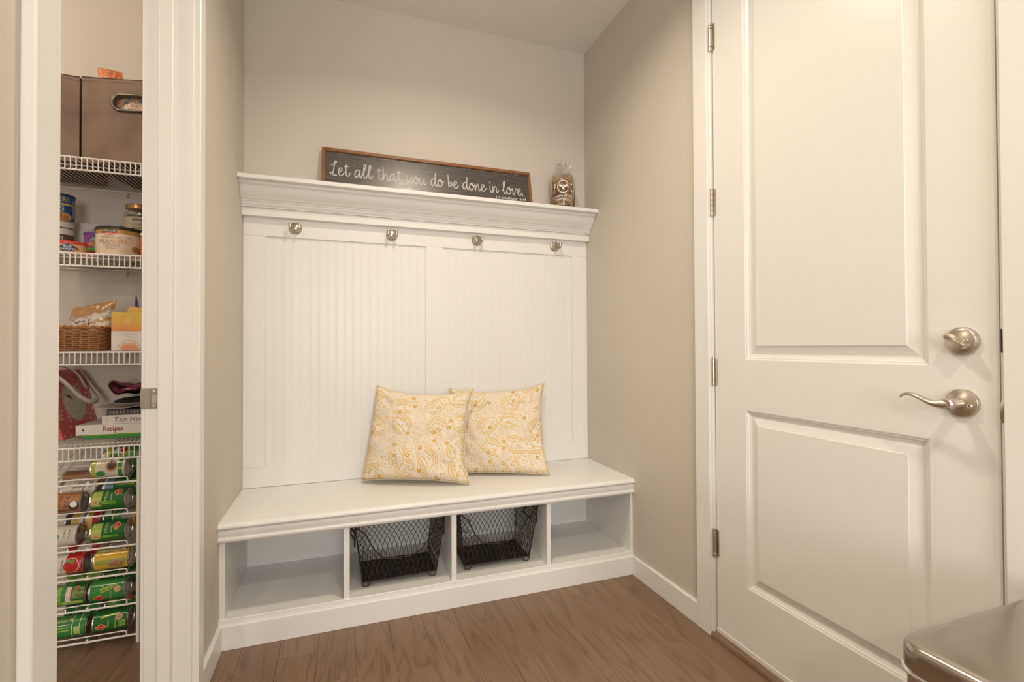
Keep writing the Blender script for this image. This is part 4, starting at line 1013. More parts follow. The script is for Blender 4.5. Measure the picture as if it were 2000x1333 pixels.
# artichoke jar
JX, JY = -.7700, 2.3400
jr = R('glass_jar', 'glass jar with gold lid and cream label behind the peanut canister', 'jar', (JX, JY, Z2_))
P('jar_glass', MB().lathe([(0, Z2_), (.040, Z2_), (.0448, Z2_ + .005), (.0450, Z2_ + .195), (.0425, Z2_ + .208), (.0370, Z2_ + .219), (.0365, Z2_ + .232), (.0330, Z2_ + .232), (.0335, Z2_ + .217), (.0395, Z2_ + .205), (.0425, Z2_ + .193), (.0425, Z2_ + .006), (0, Z2_ + .005)], 40, (JX, JY, 0)), GLASS, jr, angle=60)
P('contents', MB().lathe([(0, Z2_ + .0062), (.0418, Z2_ + .0070), (.0418, Z2_ + .190), (.0380, Z2_ + .200), (0, Z2_ + .200)], 32, (JX, JY, 0)), mat('brine', (.30, .25, .18), .3, var=((.18, .15, .10), 60)), jr)
lb = P('label', MB().lathe([(.0453, Z2_ + .060), (.0453, Z2_ + .190)], 40, (JX, JY, 0)), K((.62, .52, .38), .5, 0, 'parchment_label'), jr)
print_on(lb, [(rect2d(.033, .0100), INK, 0, .179), (T('KIRKLAND', w=.029, h=.0060), WHT, 0, .179), (T('ARTICHOKE', w=.043, h=.0105), K((.20, .15, .10), .5, 0, 'sepia_ink'), 0, .1605), (T('HEARTS', w=.043, h=.0160), INK, 0, .1420)], on_cyl(JX, JY, .0453, .29, Z2_))
P('lid', MB().lathe([(.0365, Z2_ + .2255), (.0400, Z2_ + .2255), (.0405, Z2_ + .2275), (.0405, Z2_ + .2400), (.0385, Z2_ + .2425), (.0340, Z2_ + .2425), (.0320, Z2_ + .2415), (0, Z2_ + .2415)], 40, (JX, JY, 0)), K((.48, .28, .10), .32, .7, 'gold_lid'), jr)
tin_upright('snack_canister', 'orange canister at the shelf front, mostly hidden right of the peanut canister', 'canister', -.6500, 2.1300, Z2_, .0400, .0850, [(.02, .98, K((.66, .17, .03), .4, 0, 'orange_label'))], (WHT, .005, .0015))

# ------------------------------------------------------------------ third shelf: wicker basket, packets
WICK = mat('wicker', (.40, .185, .062), .55, var=((.27, .115, .036), 45))
wk = R('wicker_basket', 'honey brown wicker basket holding a bag, on the third pantry shelf', 'basket', (-.92, 2.22, Z3_))
def rr_path(x0, x1, y0, y1, r, n=8): return rrect(x0, x1, y0, y1, r, n)
def dens(path, step):
    out = []
    for a, c in zip(path, path[1:] + path[:1]):
        d = math.hypot(c[0] - a[0], c[1] - a[1]); k = max(1, int(d / step))
        out += [(a[0] + (c[0] - a[0]) * i / k, a[1] + (c[1] - a[1]) * i / k) for i in range(k)]
    return out
base_path = dens(rr_path(-1.080, -.7950, 2.0900, 2.3500, .035), .0055)
n_ = len(base_path); wv = MB(); PER = 4
cx_, cy_ = -.9375, 2.22
for k in range(11):
    z = Z3_ + .006 + k * .0068; pts = []
    grow = 1 + .0016 * k
    for i, (x, y) in enumerate(base_path):
        a, c = base_path[i - 1], base_path[(i + 1) % n_]
        tx, ty = c[0] - a[0], c[1] - a[1]; q = math.hypot(tx, ty)
        off = .0030 * math.sin(2 * PI * i / (2 * PER) + (PI if k % 2 else 0))
        pts.append((cx_ + (x - cx_) * grow + ty / q * off, cy_ + (y - cy_) * grow - tx / q * off, z + .0006 * noise.noise(Vector((i * .3, k, 0)))))
    wv.tube(pts, .0033, 5, closed=True)
P('weave', wv, WICK, wk, kind='stuff', angle=80)
stk = MB()
for i in range(0, n_, PER):
    x, y = base_path[i]; stk.tube([(x, y, Z3_ + .001), (cx_ + (x - cx_) * 1.018, cy_ + (y - cy_) * 1.018, Z3_ + .0815)], .0028, 5)
P('stakes', stk, WICK, wk, kind='stuff', angle=80)
br = MB()
for ph in (0, PI):
    br.tube([(cx_ + (x - cx_) * 1.02 + .0026 * math.cos(i * .9 + ph), cy_ + (y - cy_) * 1.02, Z3_ + .0825 + .0034 * math.sin(i * .9 + ph)) for i, (x, y) in enumerate(base_path)], .0038, 6, closed=True)
P('rim', br, WICK, wk, angle=80)
P('bottom', MB().prism(rr_path(-1.074, -.801, 2.096, 2.344, .03), Z3_ + .0005, Z3_ + .004, 'Z'), WICK, wk)
# bag of coconut flakes
def bag_mat():
    m = mat('printed_bag_film', (.6, .5, .4), .18, spec=.7); uv = N(m, 'ShaderNodeTexCoord'); sp_ = N(m, 'ShaderNodeSeparateXYZ'); L(m, uv.outputs['Generated'], sp_.inputs[0])
    n = N(m, 'ShaderNodeTexNoise'); n.inputs['Scale'].default_value = 9; L(m, uv.outputs['Generated'], n.inputs['Vector'])
    ad = N(m, 'ShaderNodeMath'); ad.operation = 'MULTIPLY_ADD'; ad.inputs[1].default_value = .22; L(m, n.outputs['Fac'], ad.inputs[0]); L(m, sp_.outputs[2], ad.inputs[2])
    sl = N(m, 'ShaderNodeMath'); sl.operation = 'MULTIPLY_ADD'; sl.inputs[1].default_value = -.30; L(m, sp_.outputs[0], sl.inputs[0]); L(m, ad.outputs[0], sl.inputs[2])
    r = ramp(m, [(0, (.70, .62, .50)), (.38, (.52, .30, .12)), (.44, (.66, .60, .52)), (.56, (.50, .45, .40)), (.60, (.42, .23, .09))], sl.outputs[0], 'CONSTANT')
    L(m, r.outputs[0], bsdf(m).inputs['Base Color']); return m
BAG = bag_mat()
bg = crumple('flake_bag', 'tan and clear bag of white flakes tilted in the wicker basket', 'bag', [(-.955, 2.205, Z3_ + .030), (-.822, 2.180, Z3_ + .020), (-.788, 2.200, Z3_ + .190), (-.930, 2.225, Z3_ + .157)], .022, BAG, 12, G=22, amp=.009)
m = MB()
sc_pts = [[(-.906, 2.181, 1.172), (-.901, 2.179, 1.164), (-.892, 2.177, 1.172), (-.883, 2.175, 1.170), (-.874, 2.174, 1.176)], [(-.858, 2.172, 1.182), (-.864, 2.171, 1.172), (-.862, 2.170, 1.160), (-.868, 2.169, 1.150)], [(-.892, 2.170, 1.130), (-.884, 2.168, 1.140), (-.876, 2.168, 1.133)]]
for k in sc_pts: m.tube(spline(k, 4), .0012, 5)
o = P('script_print', m, INK, None); o.parent = bg
o = crumple('snack_packet', 'small tan packet at the left end of the wicker basket', 'packet', [(-1.005, 2.20, Z3_ + .03), (-.935, 2.19, Z3_ + .03), (-.940, 2.20, Z3_ + .099), (-1.00, 2.21, Z3_ + .092)], .010, K((.56, .38, .18), .4, 0, 'tan_film'), 22)
# orange meal packet
OX0, OX1, OY = -.7640, -.6420, 2.0885
def grad_mat():
    m = mat('orange_gradient', (.7, .3, .06), .4); tc = N(m, 'ShaderNodeTexCoord'); sp_ = N(m, 'ShaderNodeSeparateXYZ'); L(m, tc.outputs['Generated'], sp_.inputs[0])
    ad = N(m, 'ShaderNodeMath'); ad.operation = 'MULTIPLY_ADD'; ad.inputs[1].default_value = .35; L(m, sp_.outputs[0], ad.inputs[0]); L(m, sp_.outputs[2], ad.inputs[2])
    r = ramp(m, [(0, (.66, .22, .075)), (.45, (.68, .33, .07)), (1.0, (.68, .44, .07))], ad.outputs[0]); L(m, r.outputs[0], bsdf(m).inputs['Base Color']); return m
GRAD = grad_mat()
ob = R('meal_box', 'orange and white meal box with ring logo and bowl picture, right of the wicker basket', 'box', (-.70, 2.10, Z3_))
P('box_lower', MB().box(OX0, OX1, OY, OY + .042, Z3_, 1.1350), K((.66, .61, .56), .45, 0, 'white_card_front'), ob, bevel=.0006)
up = P('box_upper', MB().box(OX0, OX1, OY, OY + .042, 1.1351, 1.2030), GRAD, ob, bevel=.0006)
OC = -.7155
m = MB(); flat(ring2d(.0066, .0066, .0030, 24), (OC, OY - .0005, 1.1760), (1, 0, 0), (0, 0, 1), mb=m)
flat(text2d('OPTAVIA', w=.026, h=.0042), (OC, OY - .0005, 1.1615), (1, 0, 0), (0, 0, 1), mb=m)
P('logo', m, K((.80, .62, .34), .5, 0, 'pale_gold_print'), up, smooth=False)
bw = P('bowl_picture', flat(ellipse2d(.0360, .0330, 30, 6), (OC + .005, OY - .0004, 1.0700), (1, 0, 0), (0, 0, 1)).map(lambda x, y, z: (x, y, max(z, Z3_ + .0003))), K((.42, .40, .36), .5, 0, 'bowl_grey'), ob, smooth=False, fix=False)
for (a, c, d, mm) in ((.0330, .0300, .0006, WHT), (.0300, .0265, .0008, K((.55, .22, .09), .5, 0, 'soup_orange')), (.0270, .0225, .0010, K((.75, .52, .30), .5, 0, 'soup_ring')), (.0245, .0195, .0012, K((.60, .27, .13), .5, 0, 'soup_mid'))):
    P('bowl_print', flat(ellipse2d(a, c, 30, 6), (OC + .005, OY - d, 1.0690), (1, 0, 0), (0, 0, 1)).map(lambda x, y, z: (x, y, max(z, Z3_ + .0003))), mm, bw, smooth=False, fix=False)
m = MB(); flat(text2d('Cheddar Homestyle Soup', w=.042, h=.0026), (OC + .004, OY - .0006, 1.1240), (1, 0, 0), (0, 0, 1), mb=m)
flat(text2d('meal replacement', w=.026, h=.0020), (OC + .004, OY - .0006, 1.1150), (1, 0, 0), (0, 0, 1), mb=m)
P('small_print', m, K((.36, .33, .30), .5, 0, 'grey_ink'), ob, smooth=False)
yb = P('meal_folder', MB().prism([(-.7330, Z3_), (-.6300, Z3_), (-.6300, 1.2190), (-.6850, 1.2230), (-.7000, 1.2225), (-.7050, 1.2250), (-.7240, 1.2270), (-.7330, 1.2130)], 2.1340, 2.1460, 'Y'), K((.68, .43, .075), .45, 0, 'amber_card'), None, bevel=.0008)
tag(yb, 'yellow card folder rising behind the orange and white meal box', 'folder')
crumple('snack_bag', 'crumpled blue film bag standing behind the yellow folder', 'bag', [(-.752, 2.205, Z3_ + .0045), (-.700, 2.205, Z3_ + .0045), (-.722, 2.21, 1.225), (-.733, 2.215, 1.283)], .009, mat('blue_film', (.045, .06, .22), .2, spec=.8), 31, G=14)
crumple('snack_bag', 'orange film bag behind the yellow folder, right of the blue bag', 'bag', [(-.690, 2.235, Z3_ + .0045), (-.610, 2.235, Z3_ + .0045), (-.625, 2.24, 1.230), (-.690, 2.24, 1.245)], .010, K((.66, .26, .03), .3, 0, 'orange_film'), 35)

# ------------------------------------------------------------------ fourth shelf: gift bag, binder, books
def dots_mat():
    m = mat('pink_dotted_paper', (.50, .075, .075), .35); tc = N(m, 'ShaderNodeTexCoord'); mp = N(m, 'ShaderNodeMapping'); mp.inputs['Scale'].default_value = (0, 1, 1); L(m, tc.outputs['Object'], mp.inputs['Vector'])
    v = N(m, 'ShaderNodeTexVoronoi'); v.inputs['Scale'].default_value = 58; v.inputs['Randomness'].default_value = .6; L(m, mp.outputs[0], v.inputs['Vector'])
    r = ramp(m, [(0, (.66, .34, .28)), (.33, (.70, .38, .32)), (.40, (.58, .12, .13))], v.outputs['Distance']); L(m, r.outputs[0], bsdf(m).inputs['Base Color']); return m
gbag = R('gift_bag', 'pink dotted paper gift bag with cream oval and white ribbon handles', 'gift bag', (-1.0, 2.32, Z4_))
A_ = Vector((-.956, 2.224, Z4_)); B_ = Vector((-.932, 2.437, Z4_)); C_ = Vector((-.987, 2.437, .988)); D_ = Vector((-1.013, 2.222, .990))
sh_ = Vector((-.085, .006, 0))
PINK = dots_mat(); PINKS = K((.62, .14, .13), .35, 0, 'pink_side')
P('printed_face', MB().add([A_, B_, C_, D_], [(0, 1, 2, 3)]), PINK, gbag, smooth=False)
P('back_face', MB().add([A_ + sh_, B_ + sh_, C_ + sh_, D_ + sh_], [(0, 1, 2, 3)]), PINK, gbag, smooth=False)
md = (A_ + A_ + sh_) / 2 + Vector((0, .012, 0)); mt = (D_ + D_ + sh_) / 2 + Vector((0, .03, 0))
P('side_gusset', MB().add([A_, md, mt, D_, A_ + sh_, D_ + sh_], [(0, 1, 2, 3), (1, 4, 5, 2)]), PINKS, gbag, smooth=False)
P('side_gusset', MB().add([B_, B_ + sh_, C_ + sh_, C_], [(0, 1, 2, 3)]), PINKS, gbag, smooth=False)
P('bottom_fold', MB().add([A_, B_, B_ + sh_, A_ + sh_], [(0, 1, 2, 3)]), PINKS, gbag, smooth=False)
P('pink_edge', MB().tube([B_, C_], .0016, 6), K((.66, .22, .24), .35, 0, 'pink_edge'), gbag)
ey_ = (B_ - A_).normalized(); ez_ = (D_ - A_).normalized(); nf = ey_.cross(ez_).normalized()
if nf.x < 0: nf = -nf
cen = A_ + ey_ * .120 + ez_ * .135
ov = P('oval_print', flat(ellipse2d(.066, .075, 30, 3), cen + nf * .0006, ey_, ez_), K((.52, .50, .36), .5, 0, 'sage_print'), gbag, smooth=False, fix=False)
P('oval_print', flat(ellipse2d(.056, .064, 30, 3), cen + nf * .0010, ey_, ez_), K((.60, .56, .42), .5, 0, 'cream_print'), ov, smooth=False, fix=False)
P('oval_ring', flat(ring2d(.044, .048, .0025, 30, PI, 2 * PI), cen + nf * .0014, ey_, ez_), K((.36, .30, .20), .5, 0, 'brown_print'), ov, smooth=False, fix=False)
m = MB()
for k in range(4): m.tube([cen + nf * .0018 + ey_ * (-.028 + .006 * k) + ez_ * (.018 - .004 * k), cen + nf * .0018 + ey_ * (-.050 + .008 * k) + ez_ * (.030 - .002 * k)], .0011, 5)
P('dark_strokes', m, INK, ov)
def ribbon(name, pts, wdir, wd, m, parent=None):
    pts = spline(pts, 6); vs = []; fs = []
    w_ = Vector(wdir)
    for p in pts:
        p = Vector(p); vs += [p - w_ * wd / 2, p + w_ * wd / 2]
    for i in range(len(pts) - 1): fs.append((2 * i, 2 * i + 2, 2 * i + 3, 2 * i + 1))
    o = P(name, MB().add(vs, fs), m, parent, fix=False)
    s = o.modifiers.new('thick', 'SOLIDIFY'); s.thickness = .0008; return o
SAT = mat('white_satin', (.56, .51, .48), .35)
ribbon('ribbon_handle', [(-1.000, 2.245, .985), (-.985, 2.235, .975), (-.955, 2.245, .940), (-.930, 2.270, .895), (-.905, 2.300, .868), (-.895, 2.335, .872), (-.908, 2.370, .885), (-.945, 2.395, .930), (-.980, 2.405, .984)], (.25, -.35, .90), .020, SAT, gbag)
ribbon('ribbon_handle', [(-1.072, 2.270, .985), (-1.045, 2.290, 1.005), (-1.000, 2.320, 1.004), (-.968, 2.345, .975), (-.955, 2.360, .938), (-.950, 2.375, .915)], (.80, -.55, .15), .017, SAT, gbag)
# green folder, binder, book, notebook
GRN = K((.16, .46, .04), .35, 0, 'bright_green_plastic'); GRND = K((.05, .26, .05), .35, 0, 'dark_green_plastic')
gf = R('green_folder', 'bright green folder at the bottom of the book pile', 'folder', (-.75, 2.32, Z4_))
P('cover', MB().box(-.8940, -.600, 2.2050, 2.4350, Z4_ + .0095, Z4_ + .0155), GRN, gf, bevel=.002)
P('cover', MB().box(-.8880, -.600, 2.2060, 2.4350, Z4_, Z4_ + .0092), GRND, gf, bevel=.002, label='darker green lower cover')
zb = Z4_ + .0160
bi = R('ring_binder', 'white ring binder with red handwritten Recipes on its spine', 'binder', (-.75, 2.32, zb))
WB = K((.66, .61, .56), .4, 0, 'white_binder')
spn = P('spine', MB().box(-.9100, -.6100, 2.2000, 2.2030, zb, zb + .0370), WB, bi, bevel=.001)
P('cover', MB().box(-.9100, -.6100, 2.2031, 2.4380, zb + .0345, zb + .0370), WB, bi, bevel=.0008); P('cover', MB().box(-.9100, -.6100, 2.2031, 2.4380, zb, zb + .0025), WB, bi, bevel=.0008)
P('pages', MB().box(-.900, -.620, 2.2150, 2.4300, zb + .0027, zb + .0320), K((.56, .52, .47), .8, 0, 'paper_block'), bi)
P('finger_hole', MB().lathe([(0, 2.1994), (.0036, 2.1994), (.0038, 2.2002)], 18, (-.8880, 0, zb + .0185), 'Y'), BLK, spn)
P('lettering', script('Recipes', .062, .0108, .0010, lambda x, y, d: (-.8270 + x, 2.1994 - abs(d) * .3, zb + .0125 + y)), K((.72, .04, .02), .5, 0, 'red_marker'), spn, angle=80)
zt = zb + .0373
bo = R('cookbook', 'thick white paperback lettered TRIM HEA, lying on the recipe binder', 'book', (-.73, 2.32, zt))
sp2 = P('spine', MB().box(-.8350, -.6150, 2.2080, 2.2100, zt, zt + .0310), K((.66, .61, .57), .4, 0, 'white_cover'), bo, bevel=.0008)
P('cover', MB().box(-.8350, -.6150, 2.2101, 2.3950, zt + .0300, zt + .0310), K((.66, .61, .57), .4, 0, 'white_cover'), bo); P('cover', MB().box(-.8350, -.6150, 2.2101, 2.3950, zt, zt + .0010), K((.66, .61, .57), .4, 0, 'white_cover'), bo)
P('pages', MB().box(-.8320, -.6170, 2.2102, 2.3920, zt + .0012, zt + .0298), K((.56, .52, .45), .8, 0, 'paper_block'), bo)
m = MB(); x = -.7970
for wd_, s_ in (('TRIM', .041), ('HEALTHY', .072)):
    big = text2d(wd_[0], h=.0175, shear=.12); bw_ = max(v[0] for v in big[0]) - min(v[0] for v in big[0]); flat(big, (x + bw_ / 2, 2.2074, zt + .0155), (1, 0, 0), (0, 0, 1), mb=m)
    rest = text2d(wd_[1:], w=s_ - bw_ - .002, h=.0135, shear=.12); flat(rest, (x + bw_ + .002 + (s_ - bw_ - .002) / 2, 2.2074, zt + .0136), (1, 0, 0), (0, 0, 1), mb=m); x += s_ + .008
P('lettering', m, K((.12, .10, .09), .5, 0, 'charcoal_ink'), sp2, smooth=False)
m = MB()
for k in range(2): flat(text2d('Pearl & Serene', w=.021, h=.0030), (-.8225 + .0055 * k, 2.2074, zt + .0155), (0, 0, 1), (-1, 0, 0), mb=m)
P('small_print', m, K((.35, .32, .30), .5, 0, 'grey_ink'), sp2, smooth=False)
zn = zt + .0313
nb = R('spiral_notebook', 'black wire bound notebook on the white paperback', 'notebook', (-.73, 2.32, zn))
P('cover', MB().box(-.8280, -.6200, 2.2200, 2.3900, zn + .0180, zn + .0200), K((.03, .028, .027), .5, 0, 'black_card'), nb, bevel=.0005)
P('cover', MB().box(-.8280, -.6200, 2.2200, 2.3900, zn, zn + .0020), K((.03, .028, .027), .5, 0, 'black_card'), nb, bevel=.0005)
P('pages', MB().box(-.8260, -.6220, 2.2230, 2.3880, zn + .0021, zn + .0179), K((.10, .09, .085), .8, 0, 'dark_page_edges'), nb)
m = MB()
for k in range(19):
    x = -.8220 + k * .0108
    m.tube([(x, 2.2200 + .0075 * math.cos(a) - .004, zn + .0100 + .0115 * math.sin(a)) for a in [2 * PI * i / 14 for i in range(14)]], .0010, 5, closed=True)
P('wire_binding', m, K((.45, .43, .42), .35, .6, 'binding_wire'), nb, angle=80)
# paper, black cloth, sequinned pouch
def sheet(name, label, cat, fn, m, nx=16, ny=10, thick=.0008):
    vs = []; fs = []
    for j in range(ny + 1):
        for i in range(nx + 1): vs.append(fn(i / nx, j / ny))
    for j in range(ny):
        for i in range(nx): fs.append((j * (nx + 1) + i, j * (nx + 1) + i + 1, (j + 1) * (nx + 1) + i + 1, (j + 1) * (nx + 1) + i))
    o = P(name, MB().add(vs, fs), m); s = o.modifiers.new('thick', 'SOLIDIFY'); s.thickness = thick; return tag(o, label, cat)
zp = zn + .0225
sheet('paper_sheet', 'curled pale paper sheet lying on the black notebook', 'paper', lambda u, v: (-.868 + u * .245, 2.210 + v * .17, zp + .0060 + .0048 * math.sin(u * 7.0 + 2.6) * (1 - v * .4) + .003 * u * u), K((.58, .51, .47), .6, 0, 'pale_paper'))
BLKC = mat('black_cloth', (.020, .017, .017), .6, bump=(60, .5, .004))
def sequins():
    m = mat('pink_sequins', (.45, .08, .16), .25, .55); tc = N(m, 'ShaderNodeTexCoord')
    v = N(m, 'ShaderNodeTexVoronoi'); v.inputs['Scale'].default_value = 260; L(m, tc.outputs['Object'], v.inputs['Vector'])
    bp = N(m, 'ShaderNodeBump'); bp.inputs['Strength'].default_value = .9; bp.inputs['Distance'].default_value = .003; L(m, v.outputs['Color'], bp.inputs['Height']); L(m, bp.outputs[0], bsdf(m).inputs['Normal'])
    n = N(m, 'ShaderNodeTexNoise'); n.inputs['Scale'].default_value = 16; n.inputs['Detail'].default_value = 2; L(m, tc.outputs['Object'], n.inputs['Vector'])
    r = ramp(m, [(.47, (.02, .012, .016)), (.52, (.22, .03, .07)), (.62, (.52, .12, .22))], n.outputs['Fac']); L(m, r.outputs[0], bsdf(m).inputs['Base Color']); return m
def blob(name, label, cat, secs, m, seed, amp, n=18):
    """soft body lofted along x: (x, y, z, half depth, half height)"""
    vs = []; fs = []
    for i, (x, y, z, a, c) in enumerate(secs):
        for j in range(n):
            g = 2 * PI * j / n; p = Vector((x, y + a * math.cos(g), z + c * math.sin(g)))
            p += Vector((0, math.cos(g), math.sin(g))) * (amp * noise.noise(p * 30 + Vector((seed, 0, 0))))
            vs.append(p)
    for i in range(len(secs) - 1):
        for j in range(n): fs.append((i * n + j, i * n + (j + 1) % n, (i + 1) * n + (j + 1) % n, (i + 1) * n + j))
    fs += [tuple(range(n))[::-1], tuple((len(secs) - 1) * n + j for j in range(n))]
    return tag(P(name, MB().add(vs, fs), m, angle=70), label, cat)
def seclist(pts, k=4): return spline(pts, k)
blob('black_pouch', 'limp black cloth pouch under the pink sequinned one', 'pouch', seclist([(-.824, 2.275, zp + .022, .006, .002), (-.806, 2.275, zp + .0255, .034, .008), (-.770, 2.275, zp + .0285, .050, .010), (-.720, 2.28, zp + .0295, .055, .010), (-.650, 2.28, zp + .030, .055, .010), (-.625, 2.28, zp + .030, .02, .006)]), BLKC, 4, .005)
blob('sequin_pouch', 'folded pink and black sequinned pouch on the book pile', 'pouch', seclist([(-.839, 2.272, zp + .090, .004, .003), (-.830, 2.272, zp + .084, .025, .016), (-.812, 2.272, zp + .076, .040, .023), (-.780, 2.275, zp + .0725, .050, .020), (-.735, 2.28, zp + .0735, .055, .020), (-.700, 2.28, zp + .080, .055, .026), (-.650, 2.28, zp + .084, .055, .030), (-.620, 2.28, zp + .080, .03, .02)]), sequins(), 9, .009, 22)

# ------------------------------------------------------------------ can rack on the floor
RX0, RX1, RY0, RY1 = -1.210, -.6975, 2.1400, 2.4300
TIERS = [.5880, .4720, .3565, .2540, .1430, .0300]
SLOPE = math.tan(math.radians(19))
rk = R('can_rack', 'white wire can rack with six sloping tiers standing on the pantry floor', 'rack', (-.95, 2.28, 0))
for x in (RX0, RX1):
    P('leg', MB().tube([(x, RY0, .0006), (x, RY0, .672)], .0062, 10), WIREW, rk); P('leg', MB().tube([(x, RY1, .0006), (x, RY1, .672)], .0062, 10), WIREW, rk)
for z in TIERS:
    dz = (RY1 - RY0) * SLOPE
    tr = MB()
    tr.tube([(RX0, RY0 - .002, z), (RX1, RY0 - .002, z)], .0036, 8).tube([(RX0, RY1, z + dz - .0112), (RX1, RY1, z + dz - .0112)], .0030, 8)
    for x in (-1.15, -1.08, -.99, -.96, -.890, -.862, -.822, -.766, -.742, -.7050): tr.tube([(x, RY0, z - .0030), (x, RY0 + .006, z - .0105), (x, RY1, z + dz - .0112)], .0016, 6)
    tr.tube([(RX1 - .004, RY0, z + .004), (RX1 - .004, RY1, z + dz + .004)], .0022, 6)
    tr.tube([(RX0, RY0 + .15, z + .15 * SLOPE - .0145), (RX1, RY0 + .15, z + .15 * SLOPE - .0145)], .0018, 6)
    t_ = P('tier', tr, WIREW, rk, angle=80)
    P('guard_rail', MB().tube([(RX0, RY0 - .004, z + .0195)] + spline([(-.738, RY0 - .004, z + .0195), (-.7325, RY0 - .004, z + .0175), (-.7300, RY0 - .004, z + .011), (-.7285, RY0 - .004, z - .003)], 4), .0022, 8), WIREW, t_, angle=80)
    P('divider_clip', MB().prism([(-.853, z - .004), (-.839, z - .004), (-.8445, z + .011), (-.8475, z + .011)], RY0 - .0065, RY0 - .001, 'Y'), WIREW, t_)
CR, CL = .0365, .108
def lying_can(label, x, tier, row, bands, items=(), roll=0, L_=CL, r=CR, endm=None):
    y = RY0 + .0065 + r + row * (2 * r + .0015) * math.cos(math.atan(SLOPE)); z = TIERS[tier] + .0042 + r * 1.06 + (y - RY0 - r) * SLOPE + .001
    r_ = R('food_can', label, 'can', (0, 0, 0), 'food cans lying in the wire rack')
    a = L_ / 2; mb = MB(); ms = []
    for f0, f1, m in bands:
        x0_, x1_ = -a + .0045 + (L_ - .009) * f0, -a + .0045 + (L_ - .009) * f1
        mb.lathe([(r - .0004, x0_), (r - .0004, x1_)], 36, (0, 0, 0), 'X', mi=len(ms)); ms.append(m)
    keep = [i for i, f_ in enumerate(mb.f) if len(f_) == 4]; mb.f = [mb.f[i] for i in keep]; mb.m = [mb.m[i] for i in keep]
    lb_ = P('label', mb, ms, r_, fix=False)
    P('tin_body', MB().lathe([(r - .0040, -a + .0030), (r - .0035, -a), (r - .0006, -a), (r + .0002, -a + .0012), (r - .0010, -a + .0040), (r - .0012, a - .0040), (r + .0002, a - .0012), (r - .0006, a), (r - .0035, a), (r - .0040, a - .0030)], 36, (0, 0, 0), 'X'), TIN, r_, angle=50)
    for s in (-1, 1):
        P('can_end', MB().lathe([(0, s * (a - .0032)), (r * .45, s * (a - .0032)), (r * .50, s * (a - .0024)), (r * .55, s * (a - .0032)), (r * .72, s * (a - .0032)), (r * .76, s * (a - .0022)), (r * .80, s * (a - .0034)), (r - .0042, s * (a - .0034))], 36, (0, 0, 0), 'X'), endm or TIND, r_, angle=25)
    if items:
        by = {}
        for mode, sp_, m, s, th in items: by.setdefault(m.name, (m, []))[1].append((mode, sp_, s, th))
        for k, (lvl, (m, lst)) in zip(by, enumerate(by.values())):
            q = MB(); rd = r + .0001 + .00025 * lvl
            for mode, sp_, s, th in lst:
                sp2_ = subdiv_shape(sp_, .008)
                if mode == 'v': vs = [(-a + s * L_ - yy, th + xx / r) for xx, yy in sp2_[0]]
                else: vs = [(-a + s * L_ + xx, th + yy / r) for xx, yy in sp2_[0]]
                q.add([(X_, -rd * math.cos(t_), rd * math.sin(t_)) for X_, t_ in vs], sp2_[1])
            P('print', q, m, lb_, smooth=True, fix=False)
    place(r_, (x, y, z), (math.radians(roll), 0, math.radians(random.uniform(-1.5, 1.5))))
    return r_
GRE = K((.025, .145, .035), .13, 0, 'green_label'); GRE2 = K((.05, .24, .06), .13, 0, 'mid_green_label'); LIME = K((.42, .46, .06), .13, 0, 'lime_label'); LWH = K((.66, .62, .56), .13, 0, 'white_label')
PEAS = mat('pea_print', (.30, .42, .06), .14, var=((.50, .58, .15), 170)); BEANP = mat('bean_print', (.13, .30, .05), .14, var=((.30, .48, .12), 110)); LEAFP = mat('leaf_print', (.20, .38, .06), .14, var=((.09, .24, .04), 60))
COPPER = K((.50, .24, .12), .13, .35, 'copper_label'); TOMP = mat('tomato_print', (.58, .05, .03), .14, var=((.40, .03, .02), 70)); YLAB = K((.70, .42, .05), .13, 0, 'yellow_can_label'); REDL = K((.48, .02, .03), .13, 0, 'red_can_label')
SHR = K((.58, .03, .03), .3, 0, 'shield_red'); SHY = K((.74, .55, .10), .3, 0, 'shield_gold'); TANP = K((.60, .38, .18), .35, 0, 'tan_seal'); GYL = K((.46, .60, .12), .3, 0, 'light_green_ink'); NAVL = K((.04, .09, .24), .3, 0, 'navy_can_print')
DARKB = mat('black_bean_print', (.10, .07, .05), .3, var=((.05, .03, .025), 160)); GREY = K((.34, .34, .33), .13, 0, 'grey_can_label')
SHIELD = ([(.0150 * math.cos(a) * (1 + .16 * math.cos(4 * a)), .0105 * math.sin(a) * (1 + .10 * math.cos(4 * a))) for a in [2 * PI * i / 24 for i in range(24)]], [tuple(range(24))])
SHIELD2 = ([(x * .84, y * .80) for x, y in SHIELD[0]], SHIELD[1])
def veg(word, seal_s, seal_t, sh_s, sh_t, pic, extra=()):
    return [('h', rect2d(.030, .058), pic, .20 if pic is PEAS else .52, .35), ('v', SHIELD, SHY, sh_s, sh_t), ('v', SHIELD2, SHR, sh_s, sh_t), ('v', text2d('Del Monte', w=.021, h=.0048), WHT, sh_s, sh_t),
            ('h', ellipse2d(.0105, .0105), TANP, seal_s, seal_t), ('h', text2d('14', h=.0080), INK, seal_s, seal_t), ('v', text2d(word, w=.034, h=.0082), GYL, .46, .62), ('v', text2d('with Sea Salt', w=.026, h=.0045), WHT, .60, .50)] + list(extra)
RC, LC = -.7940, -.9200
